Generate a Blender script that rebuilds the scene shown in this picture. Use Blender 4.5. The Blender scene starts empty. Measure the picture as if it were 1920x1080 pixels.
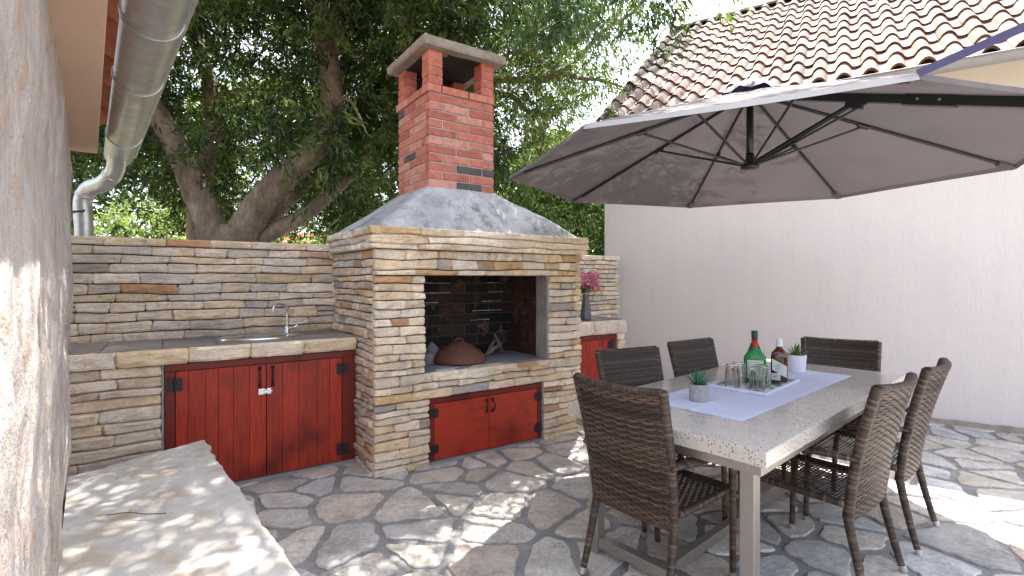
import bpy, math, random
import numpy as np
from mathutils import Vector, Matrix, noise
random.seed(7); RNG = np.random.default_rng(11)
S = bpy.context.scene; C = S.collection
R = math.radians; PI = math.pi

# ---------------- camera, sky, sun, exposure ----------------
cd = bpy.data.cameras.new("camera"); cam = bpy.data.objects.new("camera", cd); C.objects.link(cam)
cam.location = (0, 0, 1.38); cam.rotation_euler = (R(90), 0, 0)
cd.sensor_width = 36; cd.lens = 36*950/1920; cd.shift_y = -18/1920; cd.clip_start = .02; cd.clip_end = 3000
cd.dof.use_dof = True; cd.dof.focus_distance = 3.8; cd.dof.aperture_fstop = 16.0
S.camera = cam
SUNV = Vector((.132, .47, 1)).normalized()
EL = math.asin(SUNV.z); AZ = math.atan2(SUNV.x, SUNV.y)
W = bpy.data.worlds.new("World"); S.world = W; W.use_nodes = True
wt = W.node_tree; bg = wt.nodes['Background']; sk = wt.nodes.new('ShaderNodeTexSky')
sk.sky_type = 'NISHITA'; sk.sun_disc = False; sk.sun_elevation = EL; sk.sun_rotation = AZ
sk.air_density = 1.0; sk.dust_density = 3.0; sk.ozone_density = .6
hs = wt.nodes.new('ShaderNodeHueSaturation'); hs.inputs['Saturation'].default_value = .5; wt.links.new(sk.outputs[0], hs.inputs['Color']); wt.links.new(hs.outputs[0], bg.inputs[0]); bg.inputs[1].default_value = .15
sd = bpy.data.lights.new("sun", 'SUN'); sd.energy = 5.0; sd.angle = R(.5); sd.color = (1, .95, .87)
sun = bpy.data.objects.new("sun", sd); C.objects.link(sun); sun.rotation_euler = (-SUNV).to_track_quat('-Z', 'Y').to_euler()
S.view_settings.view_transform = 'Standard'; S.view_settings.look = 'None'; S.view_settings.gamma = 1
S.view_settings.use_curve_mapping = False; S.view_settings.exposure = 2.08
S.cycles.max_bounces = 10; S.cycles.diffuse_bounces = 5; S.cycles.transparent_max_bounces = 12

# ---------------- helpers ----------------
class MB:
    def __init__(s): s.v = []; s.f = []; s.c = []; s.m = None
    def add(s, vs, fs, col=(1, 1, 1)):
        b = len(s.v); s.v += [tuple(p) for p in vs]; s.f += [tuple(i+b for i in f) for f in fs]
        if isinstance(col, list): s.c += col
        else: s.c += [col]*len(vs)
    def box(s, F, a0, a1, b0, b1, c0, c1, col=(1, 1, 1), j=0, bev=0):
        # F maps (a,b,c) to world; bev chamfers the a/c silhouette on both b faces
        if bev:
            e = bev; vs = []
            for (b, ins) in ((b0, e), (b0+e, 0), (b1-e, 0), (b1, e)):
                for (a, c) in ((a0+ins, c0+ins), (a1-ins, c0+ins), (a1-ins, c1-ins), (a0+ins, c1-ins)):
                    vs.append(F(a+random.uniform(-j, j), b, c+random.uniform(-j, j)))
            fs = [(0, 1, 2, 3), (15, 14, 13, 12)]
            for k in range(3):
                for i in range(4):
                    n = (i+1) % 4; fs.append((4*k+i, 4*k+4+i, 4*k+4+n, 4*k+n))
            s.add(vs, fs, col); return
        q = [F(a+random.uniform(-j, j), b+random.uniform(-j, j), c+random.uniform(-j, j)) for c in (c0, c1) for b in (b0, b1) for a in (a0, a1)]
        s.add(q, [(0, 2, 3, 1), (4, 5, 7, 6), (0, 1, 5, 4), (2, 6, 7, 3), (0, 4, 6, 2), (1, 3, 7, 5)], col)
    def tube(s, pts, rad, n=10, col=(1, 1, 1), cap=True, flat=1.0):
        pts = [Vector(p) for p in pts]
        if not hasattr(rad, '__len__'): rad = [rad]*len(pts)
        vs = []; up = None
        for i, p in enumerate(pts):
            d = (pts[min(i+1, len(pts)-1)]-pts[max(i-1, 0)]).normalized()
            if up is None: up = Vector((0, 0, 1)) if abs(d.z) < .9 else Vector((0, 1, 0))
            a = (up-d*up.dot(d)).normalized(); up = a; b = d.cross(a)
            for k in range(n):
                t = 2*PI*k/n; vs.append(p+(a*math.cos(t)*flat+b*math.sin(t))*rad[i])
        fs = [(i*n+k, i*n+(k+1) % n, (i+1)*n+(k+1) % n, (i+1)*n+k) for i in range(len(pts)-1) for k in range(n)]
        if cap: fs += [tuple(range(n-1, -1, -1)), tuple(range((len(pts)-1)*n, len(pts)*n))]
        s.add(vs, fs, col)
    def lathe(s, prof, o=(0, 0, 0), n=24, col=(1, 1, 1), sq=None, flute=0):
        vs = []
        for r, z in prof:
            for k in range(n):
                t = 2*PI*k/n; rr = r*(1+flute*(k % 2))
                x, y = rr*math.cos(t), rr*math.sin(t)
                if sq: x *= sq[0]; y *= sq[1]
                vs.append((o[0]+x, o[1]+y, o[2]+z))
        fs = [(i*n+k, i*n+(k+1) % n, (i+1)*n+(k+1) % n, (i+1)*n+k) for i in range(len(prof)-1) for k in range(n)]
        if prof[0][0] > 1e-4: fs.append(tuple(range(n-1, -1, -1)))
        if prof[-1][0] > 1e-4: fs.append(tuple(range((len(prof)-1)*n, len(prof)*n)))
        s.add(vs, fs, col)
    def grid(s, P, nu, nv, col=(1, 1, 1), flip=False):
        vs = [P(i/nu, j/nv) for j in range(nv+1) for i in range(nu+1)]
        w = nu+1; fs = [(j*w+i, j*w+i+1, (j+1)*w+i+1, (j+1)*w+i) for j in range(nv) for i in range(nu)]
        if flip: fs = [f[::-1] for f in fs]
        s.add(vs, fs, col)
    def build(s, name, mat, parent=None, smooth=False, bevel=0):
        me = bpy.data.meshes.new(name); v = s.v
        if parent is not None:
            Mi = WM[parent.name].inverted(); v = [tuple(Mi @ Vector(p)) for p in v]
        me.from_pydata(v, [], s.f); me.materials.append(mat)
        ca = me.color_attributes.new("Col", 'FLOAT_COLOR', 'POINT')
        ca.data.foreach_set('color', np.array([(c[0], c[1], c[2], 1) for c in s.c], dtype=np.float32).ravel())
        if smooth: me.polygons.foreach_set('use_smooth', [True]*len(me.polygons))
        o = bpy.data.objects.new(name, me); C.objects.link(o)
        if parent is not None: o.parent = parent; WM[o.name] = WM[parent.name]
        else: WM[o.name] = Matrix()
        if bevel:
            b = o.modifiers.new('bevel', 'BEVEL'); b.width = bevel; b.segments = 2; b.limit_method = 'ANGLE'
        return o
WM = {}
def thing(name, label, cat, loc=(0, 0, 0), rz=0, group=None):
    o = bpy.data.objects.new(name, None); C.objects.link(o); o.empty_display_size = .1
    o.location = loc; o.rotation_euler = (0, 0, rz); o['label'] = label; o['category'] = cat
    if group: o['group'] = group
    WM[o.name] = Matrix.Translation(Vector(loc)) @ Matrix.Rotation(rz, 4, 'Z'); return o
def tag(o, label, cat, group=None):
    o['label'] = label; o['category'] = cat
    if group: o['group'] = group
    return o
def copy_tree(o, loc, rz, label, parent=None):
    c = o.copy(); C.objects.link(c)
    if parent is None: c.location = loc; c.rotation_euler = (0, 0, rz); c['label'] = label
    else: c.parent = parent
    for ch in [x for x in KIDS.get(o.name, [])]: copy_tree(ch, None, None, None, c)
    return c
KIDS = {}
def index_kids(root):
    KIDS.clear()
    for o in bpy.data.objects:
        if o.parent: KIDS.setdefault(o.parent.name, []).append(o)
def sc(c, a, b): k = random.uniform(a, b); return tuple(v*k for v in c)
def cart(a, b, c): return Vector((a, b, c))
def nz(x, y=0, z=0, s=1): return noise.noise(Vector((x*s, y*s, z*s)))
def cr(pts, n=6):                                   # catmull-rom through points
    pts = [Vector(p) for p in pts]; P = [pts[0]*2-pts[1]]+pts+[pts[-1]*2-pts[-2]]; out = []
    for i in range(1, len(P)-2):
        for k in range(n):
            t = k/n; a, b, c, d = P[i-1:i+3]
            out.append(.5*((2*b)+(c-a)*t+(2*a-5*b+4*c-d)*t*t+(3*b-a-3*c+d)*t**3))
    out.append(pts[-1]); return out
def px(x, y, Y): return Vector(((x-960)*Y/950, Y, 1.38-(y-522)*Y/950))

# ---------------- materials ----------------
class NT:
    def __init__(s, name):
        s.m = bpy.data.materials.new(name); s.m.use_nodes = True; s.t = s.m.node_tree
        s.b = s.t.nodes['Principled BSDF']; s.out = s.t.nodes['Material Output']; s.tc = s.t.nodes.new('ShaderNodeTexCoord')
    def n(s, ty, ins=None, **pr):
        o = s.t.nodes.new('ShaderNode'+ty)
        for k, v in pr.items(): setattr(o, k, v)
        for k, v in (ins or {}).items(): s.set(o.inputs[k], v)
        return o
    def set(s, sock, v):
        if isinstance(v, bpy.types.NodeSocket): s.t.links.new(v, sock)
        elif isinstance(v, tuple) and len(v) == 3 and sock.type == 'RGBA': sock.default_value = (*v, 1)
        else: sock.default_value = v
    def noise(s, scale, detail=5, rough=.6, vec=None, stretch=None):
        v = vec or s.tc.outputs['Object']
        if stretch: v = s.n('Mapping', {'Vector': v, 'Scale': stretch}).outputs[0]
        return s.n('TexNoise', {'Vector': v, 'Scale': scale, 'Detail': detail, 'Roughness': rough}).outputs['Fac']
    def ramp(s, fac, stops):
        r = s.n('ValToRGB', {'Fac': fac}); e = r.color_ramp.elements
        while len(e) < len(stops): e.new(.5)
        for q, (p, c) in zip(e, stops): q.position = p; q.color = (*c, 1) if isinstance(c, tuple) else (c, c, c, 1)
        return r.outputs[0]
    def mix(s, f, a, b, mode='MIX'):
        o = s.n('Mix', data_type='RGBA', blend_type=mode); s.set(o.inputs[0], f); s.set(o.inputs[6], a); s.set(o.inputs[7], b); return o.outputs[2]
    def math(s, op, a, b=0.0):
        o = s.n('Math', operation=op); s.set(o.inputs[0], a); s.set(o.inputs[1], b); return o.outputs[0]
    def col(s): return s.n('Attribute', attribute_name='Col').outputs['Color']
    def bump(s, h, strength=.5, dist=.01, prev=None):
        o = s.n('Bump', {'Height': h, 'Strength': strength, 'Distance': dist})
        if prev: s.t.links.new(prev, o.inputs['Normal'])
        return o.outputs[0]
    def fin(s, color, rough=.8, nrm=None, metal=0, spec=None):
        s.set(s.b.inputs['Base Color'], color); s.set(s.b.inputs['Roughness'], rough); s.b.inputs['Metallic'].default_value = metal
        if nrm: s.t.links.new(nrm, s.b.inputs['Normal'])
        if spec is not None: s.b.inputs['Specular IOR Level'].default_value = spec
        return s.m

def m_ledge():
    t = NT('ledge_stone'); a = t.noise(9, 6, .65); b = t.noise(70, 4, .7); st = t.noise(14, 4, .6, stretch=(1, 1, 5))
    c = t.mix(1, t.col(), (1.07, 1.0, .925), 'MULTIPLY'); c = t.mix(1, c, t.ramp(a, [(.28, .80), (.5, 1.02), (.75, 1.2)]), 'MULTIPLY')
    c = t.mix(t.ramp(t.noise(5.5, 5, .7), [(.54, 0.), (.70, .65)]), c, (.58, .38, .20))
    c = t.mix(t.ramp(t.noise(4.2, 6, .75), [(.57, 0.), (.70, .6)]), c, (.20, .185, .17))
    c = t.mix(1, c, t.ramp(b, [(.25, .84), (.6, 1.08)]), 'MULTIPLY')
    n = t.bump(st, .9, .016); n = t.bump(a, .6, .018, n); n = t.bump(b, .9, .005, n)
    return t.fin(c, .88, n, spec=.25)
def m_flag():
    t = NT('flagstone'); a = t.noise(5, 6, .6); b = t.noise(45, 5, .7); p = t.noise(16, 6, .75)
    c = t.mix(1, t.col(), t.ramp(a, [(.3, .72), (.5, 1.), (.72, 1.2)]), 'MULTIPLY')
    c = t.mix(t.ramp(p, [(.55, 0.), (.7, .5)]), c, (.17, .14, .12))
    c = t.mix(t.ramp(t.noise(3.1, 4, .6), [(.56, 0.), (.7, .5)]), c, (.42, .34, .30))
    c = t.mix(1, c, t.ramp(b, [(.3, .72), (.6, 1.1)]), 'MULTIPLY')
    n = t.bump(p, .8, .016); n = t.bump(b, .7, .005, n)
    return t.fin(c, .8, n, spec=.3)
def m_simple(name, col, rough=.6, var=.15, sc=20, bump=.2, bd=.003, metal=0, spec=None, stretch=None):
    t = NT(name); a = t.noise(sc, 5, .6, stretch=stretch)
    c = t.mix(1, col, t.ramp(a, [(.3, 1-var), (.7, 1+var)]), 'MULTIPLY')
    return t.fin(c, rough, t.bump(a, bump, bd) if bump else None, metal, spec)
def m_mortar(name='mortar', col=(.30, .295, .30)):
    t = NT(name); a = t.noise(6, 5, .7); b = t.noise(80, 4, .7)
    c = t.mix(1, col, t.ramp(a, [(.3, .7), (.7, 1.25)]), 'MULTIPLY'); c = t.mix(1, c, t.ramp(b, [(.3, .85), (.7, 1.1)]), 'MULTIPLY')
    return t.fin(c, .95, t.bump(b, .6, .004, t.bump(a, .4, .01)), spec=.2)
def m_brick():
    t = NT('brick'); a = t.noise(18, 6, .7); b = t.noise(90, 4, .7)
    c = t.mix(1, t.col(), t.ramp(a, [(.3, .7), (.5, 1.), (.7, 1.3)]), 'MULTIPLY')
    c = t.mix(t.ramp(t.noise(7, 5, .7), [(.55, 0.), (.72, .5)]), c, (.42, .22, .17))
    c = t.mix(t.ramp(t.noise(10, 5, .75), [(.66, 0.), (.76, .6)]), c, (.09, .06, .05))
    return t.fin(c, .85, t.bump(b, .6, .004, t.bump(a, .5, .006)), spec=.25)
def m_wood(name, c0, c1, ax):
    t = NT(name); g = t.noise(7, 6, .65, stretch={'z': (14, 14, 1), 'x': (1.2, 1.2, 22)}[ax]); k = t.noise(3.2, 3, .5)
    c = t.mix(t.ramp(g, [(.3, 0.), (.7, 1.)]), c0, c1); c = t.mix(1, c, t.col(), 'MULTIPLY')
    c = t.mix(t.ramp(k, [(.55, 0.), (.75, .75)]), c, tuple(x*.3 for x in c0))
    return t.fin(c, t.ramp(g, [(.3, .38), (.7, .55)]), t.bump(g, .35, .002), spec=.4)
def m_plaster(name, col, col2=None, sc=2.0, vert=False):
    t = NT(name); a = t.noise(sc, 5, .6); f = t.noise(60, 5, .7, stretch=(1, 1, .22) if vert else None); g = t.noise(160, 3, .7)
    c = t.mix(t.ramp(a, [(.35, 0.), (.7, 1.)]), col, col2 or tuple(x*.9 for x in col))
    if vert:
        s = t.noise(5, 5, .7, stretch=(3, 3, .25)); c = t.mix(t.ramp(s, [(.5, 0.), (.75, .35)]), c, tuple(x*.84 for x in col))
        z = t.n('SeparateXYZ', {'Vector': t.tc.outputs['Object']}).outputs[2]
        low = t.math('ADD', z, t.math('MULTIPLY', t.noise(9, 4, .7), .12))
        c = t.mix(t.ramp(low, [(.045, .9), (.11, 0.)]), c, (.26, .22, .19))
    return t.fin(c, .92, t.bump(g, .4, .002, t.bump(f, .7, .008)), spec=.2)
def m_col(name, rough=.8, bump=True, sc=30, spec=.3, var=.15, bd=.004):
    t = NT(name); a = t.noise(sc, 5, .65); c = t.mix(1, t.col(), t.ramp(a, [(.3, 1-var), (.7, 1+var)]), 'MULTIPLY')
    return t.fin(c, rough, t.bump(a, .5, bd) if bump else None, spec=spec)
def m_tile():
    t = NT('roof_tile'); a = t.noise(9, 6, .7); b = t.noise(40, 5, .75)
    c = t.mix(1, t.col(), t.ramp(a, [(.3, .75), (.7, 1.2)]), 'MULTIPLY')
    c = t.mix(t.ramp(b, [(.6, 0.), (.72, .55)]), c, (.2, .17, .14))
    return t.fin(c, .85, t.bump(b, .5, .004), spec=.2)
def m_leaf(name, tr=.28):
    t = NT(name); c = t.col(); d = t.n('BsdfPrincipled', {'Base Color': c, 'Roughness': .42, 'Specular IOR Level': .45})
    tc = t.mix(1, c, (1.5, 1.7, .6), 'MULTIPLY'); x = t.n('BsdfTranslucent', {'Color': tc})
    m = t.n('MixShader', {0: tr, 1: d.outputs[0], 2: x.outputs[0]}); t.t.links.new(m.outputs[0], t.out.inputs[0]); return t.m
def m_bark():
    t = NT('bark'); a = t.noise(5, 6, .7, stretch=(1, 1, .5)); b = t.noise(30, 5, .7, stretch=(1, 1, .4))
    c = t.ramp(a, [(.3, (.13, .095, .07)), (.5, (.27, .20, .155)), (.7, (.46, .37, .30))])
    c = t.mix(1, c, t.ramp(b, [(.3, .7), (.7, 1.15)]), 'MULTIPLY')
    return t.fin(c, .9, t.bump(b, .8, .02, t.bump(a, .6, .04)), spec=.2)
def m_galv():
    t = NT('galvanised_steel'); a = t.noise(14, 4, .6); b = t.noise(90, 4, .6, stretch=(1, 1, .3))
    c = t.ramp(a, [(.3, (.42, .42, .42)), (.7, (.6, .6, .6))])
    return t.fin(c, t.ramp(b, [(.3, .3), (.7, .48)]), t.bump(a, .15, .003), .85)
def m_speckle():
    t = NT('terrazzo'); v = t.n('TexVoronoi', {'Vector': t.tc.outputs['Object'], 'Scale': 125.}); d = v.outputs['Distance']; cc = v.outputs['Color']
    s = t.n('SeparateColor', {0: cc}); dark = t.math('MULTIPLY', t.math('LESS_THAN', d, .33), t.math('LESS_THAN', s.outputs[0], .34))
    w = t.math('MULTIPLY', t.math('LESS_THAN', d, .4), t.math('GREATER_THAN', s.outputs[0], .75))
    c = t.mix(t.ramp(t.noise(12, 4, .6), [(.3, 0.), (.7, 1.)]), (.50, .455, .42), (.58, .53, .485))
    c = t.mix(w, c, (.62, .57, .52)); c = t.mix(dark, c, (.06, .05, .045))
    return t.fin(c, .22, t.bump(t.noise(6, 3, .5), .05, .003), spec=.5)
def m_glass(name, col, rough=.02):
    t = NT(name); t.b.inputs['Transmission Weight'].default_value = 1; t.b.inputs['IOR'].default_value = 1.45
    return t.fin(col, rough)
def m_fabric(name, col, tr):
    t = NT(name); w = t.noise(500, 2, .5); c = t.mix(1, col, t.ramp(t.noise(3, 3, .5), [(.3, .92), (.7, 1.06)]), 'MULTIPLY')
    d = t.n('BsdfPrincipled', {'Base Color': c, 'Roughness': .85, 'Specular IOR Level': .2, 'Normal': t.bump(w, .2, .001)})
    x = t.n('BsdfTranslucent', {'Color': c}); m = t.n('MixShader', {0: tr, 1: d.outputs[0], 2: x.outputs[0]})
    t.t.links.new(m.outputs[0], t.out.inputs[0]); return t.m
def m_hood():
    t = NT('hood_cement'); a = t.noise(3.5, 6, .65); b = t.noise(30, 5, .7)
    c = t.ramp(a, [(.3, (.26, .26, .27)), (.5, (.42, .42, .44)), (.7, (.56, .56, .57))])
    c = t.mix(t.ramp(t.noise(4, 7, .8), [(.5, 0.), (.64, .8)]), c, (.10, .10, .105))
    w = t.n('TexVoronoi', {'Vector': t.tc.outputs['Object'], 'Scale': 3.2}, feature='DISTANCE_TO_EDGE')
    c = t.mix(t.ramp(w.outputs['Distance'], [(0., .5), (.02, 0.)]), c, (.3, .3, .3))
    return t.fin(c, .9, t.bump(b, .6, .006, t.bump(a, .5, .03)), spec=.2)
def m_housewall():
    t = NT('rough_render'); a = t.noise(7, 6, .7, stretch=(1, 1, .45)); b = t.noise(18, 6, .75, stretch=(1, 1, .5)); g = t.noise(60, 4, .7)
    c = t.ramp(a, [(.3, (.36, .33, .32)), (.48, (.52, .47, .45)), (.62, (.60, .55, .52)), (.75, (.66, .62, .60))])
    c = t.mix(t.ramp(b, [(.50, 0.), (.62, .7)]), c, (.50, .33, .21))
    c = t.mix(t.ramp(t.noise(11, 5, .7), [(.6, 0.), (.7, .55)]), c, (.25, .21, .19))
    c = t.mix(t.ramp(g, [(.62, 0.), (.72, .5)]), c, (.30, .24, .2)); return t.fin(c, .9, t.bump(g, .8, .008, t.bump(b, 1., .025)), spec=.2)
def m_slab():
    t = NT('slab_stone'); a = t.noise(4.5, 5, .6); b = t.noise(25, 5, .7)
    c = t.ramp(a, [(.3, (.56, .545, .53)), (.5, (.52, .51, .50)), (.6, (.46, .41, .36)), (.72, (.42, .36, .30))])
    c = t.mix(t.ramp(b, [(.6, 0.), (.72, .4)]), c, (.22, .19, .17))
    w = t.n('TexVoronoi', {'Vector': t.tc.outputs['Object'], 'Scale': 3.}, feature='DISTANCE_TO_EDGE')
    c = t.mix(t.ramp(w.outputs['Distance'], [(0., .25), (.015, 0.)]), c, (.42, .38, .33))
    return t.fin(c, .85, t.bump(b, .5, .005, t.bump(a, .6, .02)), spec=.3)
def m_tray():
    t = NT('patterned_tray'); v = t.noise(14, 2, .5)
    c = t.mix(t.ramp(v, [(.5, 0.), (.53, 1.)]), (.72, .74, .82), (.02, .11, .10)); return t.fin(c, .2)
def m_runner():
    t = NT('runner_cloth'); w = t.noise(220, 2, .5)
    n = t.bump(t.noise(7, 3, .5), .5, .008, t.bump(w, .3, .001)); return t.fin(t.mix(1, (.66, .69, .86), t.ramp(w, [(.3, .94), (.7, 1.05)]), 'MULTIPLY'), .85, n, spec=.2)

LEDGE = m_ledge(); FLAG = m_flag(); MORT = m_mortar(); DMORT = m_mortar('dark_mortar', (.12, .11, .10)); BRICK = m_brick()
PMORT_SLITS = m_mortar('pale_mortar_and_light_slits', (.42, .40, .38))
DOORV = m_wood('red_stained_planks', (.20, .012, .006), (.52, .042, .015), 'z'); DOORH = m_wood('red_stained_boards', (.30, .018, .008), (.54, .05, .02), 'x')
DOORF = m_wood('dark_red_frame', (.13, .012, .008), (.19, .018, .011), 'z')
IRON = m_simple('black_iron', (.012, .012, .013), .5, .2, 60, .4, .002); STEEL = m_simple('chrome', (.75, .75, .76), .15, .04, 20, 0, metal=1)
BRUSH = m_simple('brushed_steel', (.40, .37, .345), .42, .08, 120, .1, .001, metal=.8)
GALV = m_galv(); WHITEWALL = m_plaster('white_render', (.74, .675, .66), (.70, .635, .625), 1.3, True)
PEACH = m_plaster('peach_render', (.62, .45, .34), (.58, .41, .31), 2); CREAM = m_plaster('cream_render', (.62, .55, .45))
TILE = m_tile(); BARK = m_bark(); LEAF = m_leaf('leaf'); HOOD = m_hood(); CONC = m_mortar('concrete', (.32, .28, .24)); HEARTH = m_mortar('hearth_cement', (.30, .30, .33))
TERR = m_speckle(); RATTAN = m_col('rattan', .42, True, 60, .45, .25, .002); ALU = m_simple('aluminium', (.6, .58, .55), .35, .05, 30, 0, metal=.9)
CANOPY = m_fabric('canopy_fabric', (.15, .132, .138), .08); HEM_LIT = m_fabric('sunlit_hem_fabric', (.8, .8, .82), .6); STRAP = m_simple('navy_strap', (.06, .05, .13), .7, .1, 40, .1)
BLK = m_simple('black_metal', (.015, .015, .016), .35, .1, 40, 0); SLATE = m_simple('slate_tile', (.17, .15, .145), .45, .35, 9, .4, .004)
CLAY = m_simple('fired_clay', (.15, .06, .042), .8, .25, 12, .4, .004); ASH = m_simple('ash_grey', (.22, .21, .215), .95, .25, 22, .9, .02)
CHAR = m_simple('charred_wood', (.17, .14, .12), .9, .6, 14, .8, .006)
GLASS = m_glass('clear_glass', (.97, .98, .98)); GREENG = m_glass('green_glass', (.03, .42, .10)); GREENG.node_tree.nodes['Principled BSDF'].inputs['Transmission Weight'].default_value = .55; DGREEN = m_glass('dark_green_glass', (.01, .05, .02)); BROWNG = m_simple('brown_liquor_glass', (.09, .022, .008), .06, .1, 8, 0, spec=.8)
PAPER = m_simple('label_paper', (.62, .65, .56), .6, .1, 60, .1); WPAPER = m_simple('white_label', (.72, .72, .72), .55, .08, 50, .1); INK = m_simple('label_ink', (.10, .11, .12), .6, .1, 50, 0); GOLDI = m_simple('label_green', (.10, .22, .10), .6, .1, 50, 0)
REDP = m_simple('red_cap', (.55, .01, .01), .35, .05, 50, 0); DCAP = m_simple('dark_green_cap', (.012, .06, .045), .4, .1, 50, 0); WCAP = m_simple('white_cap', (.75, .75, .74), .35, .04, 50, 0)
POTG = m_simple('grey_concrete_pot', (.34, .33, .33), .85, .15, 40, .4, .002); POTW = m_simple('white_ceramic', (.78, .78, .84), .35, .04, 20, 0)
SUCC = m_col('succulent_leaf', .45, False, 30, .4, .15); TRAYM = m_tray(); RUN = m_runner(); TRAYW = m_simple('tray_white', (.72, .73, .82), .3, .04, 20, 0)
VASE = m_simple('grey_glazed_vase', (.09, .10, .12), .25, .15, 10, 0); PETAL = m_leaf('petal', .3); SOIL = m_simple('soil', (.03, .022, .015), .95, .4, 60, .9, .01)
HWALL = m_housewall(); SLAB = m_slab(); GRASS = m_col('grassy_ground', .95, True, 3, .1, .4)
DARK = m_simple('rattan_core', (.018, .012, .010), .8, .2, 30, 0)

# ---------------- frames ----------------
U = Vector((.826, .564, 0)).normalized(); V = Vector((-.564, .826, 0)).normalized(); B0 = Vector((-.938, 3.468, 0))
def K(t, v, z): return B0+U*t+V*v+Vector((0, 0, z))                 # kitchen frame: along, back, up
D1 = Vector((-.641, .768, 0)).normalized(); Pn = Vector((.768, .641, 0)).normalized()
def G(p, Y, z): a = Y/D1.y; q = D1*a+Pn*p; q.z = z; return q         # left house frame: p outwards, Y along
C0 = Vector((1.21, 6.62, 0)); H1 = Vector((.838, -.545, 0)).normalized(); H2 = Vector((.545, .838, 0)).normalized()
def H(a, b, z): return C0+H1*a+H2*b+Vector((0, 0, z))

# ---------------- ledge stone walls ----------------
PAL = [(.58, .49, .39), (.62, .54, .44), (.56, .50, .44), (.52, .47, .42), (.64, .58, .51), (.60, .50, .37), (.54, .46, .38), (.48, .45, .43), (.66, .60, .53)]
ACC = [(.56, .38, .22), (.52, .32, .20), (.42, .41, .41), (.36, .34, .33), (.48, .36, .27), (.62, .46, .28)]
WARM = [(.78, .70, .59), (.74, .64, .50), (.80, .74, .65), (.76, .67, .56), (.82, .77, .70), (.72, .60, .44), (.76, .71, .65), (.70, .63, .54)]
WARM1 = [(.68, .60, .49), (.66, .56, .42), (.70, .63, .54), (.66, .58, .47), (.72, .66, .58), (.62, .50, .35), (.66, .61, .55), (.60, .53, .45)]
WARM0 = [(.60, .47, .31), (.56, .42, .26), (.60, .52, .41), (.55, .50, .44), (.58, .44, .28), (.62, .55, .45), (.52, .45, .38)]
COOL = [(.70, .62, .53), (.64, .56, .49), (.74, .67, .60), (.58, .53, .49), (.70, .59, .46), (.56, .53, .51), (.76, .70, .64), (.68, .57, .45), (.66, .60, .55)]
COOL1 = [(.60, .53, .45), (.54, .47, .41), (.62, .56, .50), (.50, .46, .43), (.60, .50, .40), (.46, .44, .43), (.64, .59, .53), (.58, .48, .38), (.56, .51, .46)]
COOL0 = [(.46, .41, .36), (.42, .38, .34), (.50, .45, .39), (.38, .36, .34), (.47, .39, .31), (.34, .33, .33), (.52, .48, .43)]
def stone(mb, F, x0, x1, z0, z1, dep, col, wob, seed, proud=0.0):
    L = x1-x0; nx = max(3, min(12, int(L/.032))); nzs = 3 if (z1-z0) < .07 else 4; vs = []; cols = []
    xs = [0, .02*(1/max(L, .05))*.5]+[i/(nx-1) for i in range(1, nx-1)]+[1-.02*(1/max(L, .05))*.5, 1]
    xs = sorted(xs); zs = [0, .16]+([.5] if nzs == 3 else [.38, .66])+[.84, 1]
    tl, tr = random.uniform(-.006, .006), random.uniform(-.006, .006); nxx = len(xs); nzz = len(zs)
    for j, zz in enumerate(zs):
        for i, xx in enumerate(xs):
            x = x0+L*xx; g = .0042
            zb = z0+wob(x, 0)+g; zt = z1+wob(x, 1)-g
            z = zb+(zt-zb)*zz; x += (tl if xx < .5 else tr)*(zz-.5)*2*(1 if 0 < 1 else 0)
            e = (i in (0, nxx-1)) or (j in (0, nzz-1))
            d = .008 if e else 0
            if (i in (0, nxx-1)) and (j in (0, nzz-1)): d = .012; x += .006*(1 if i == 0 else -1)
            h = -proud+d-.014*nz(x*9+seed, z*16, seed)-.010*nz(x*30, z*40+seed, 3)
            if e: x += .005*nz(z*60, seed); z += .0022*nz(x*40, seed, 5)
            vs.append(F(x, h, z))
    fs = [(j*nxx+i, j*nxx+i+1, (j+1)*nxx+i+1, (j+1)*nxx+i) for j in range(nzz-1) for i in range(nxx-1)]
    ring = [i for i in range(nxx)]+[j*nxx+nxx-1 for j in range(1, nzz)]+[(nzz-1)*nxx+i for i in range(nxx-2, -1, -1)]+[j*nxx for j in range(nzz-2, 0, -1)]
    b = len(vs)
    for k in ring:
        i = k % nxx; j = k//nxx; x = x0+L*xs[i]; zb = z0+wob(x, 0)+.0035; zt = z1+wob(x, 1)-.0035
        vs.append(F(x, dep, zb+(zt-zb)*zs[j]))
    m = len(ring)
    fs += [(ring[k], b+k, b+(k+1) % m, ring[(k+1) % m]) for k in range(m)]
    mb.add(vs, fs, col)
def courses(z0, z1, hmin, hmax, forced):
    cuts = sorted(set([z0, z1]+[f for f in forced if z0 < f < z1])); out = []
    for a, b in zip(cuts, cuts[1:]):
        n = max(1, round((b-a)/((hmin+hmax)/2))); ws = [random.uniform(hmin, hmax) for _ in range(n)]; s = sum(ws); z = a
        for w in ws: out.append((z, z+w*(b-a)/s)); z += w*(b-a)/s
    return out, cuts
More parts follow.
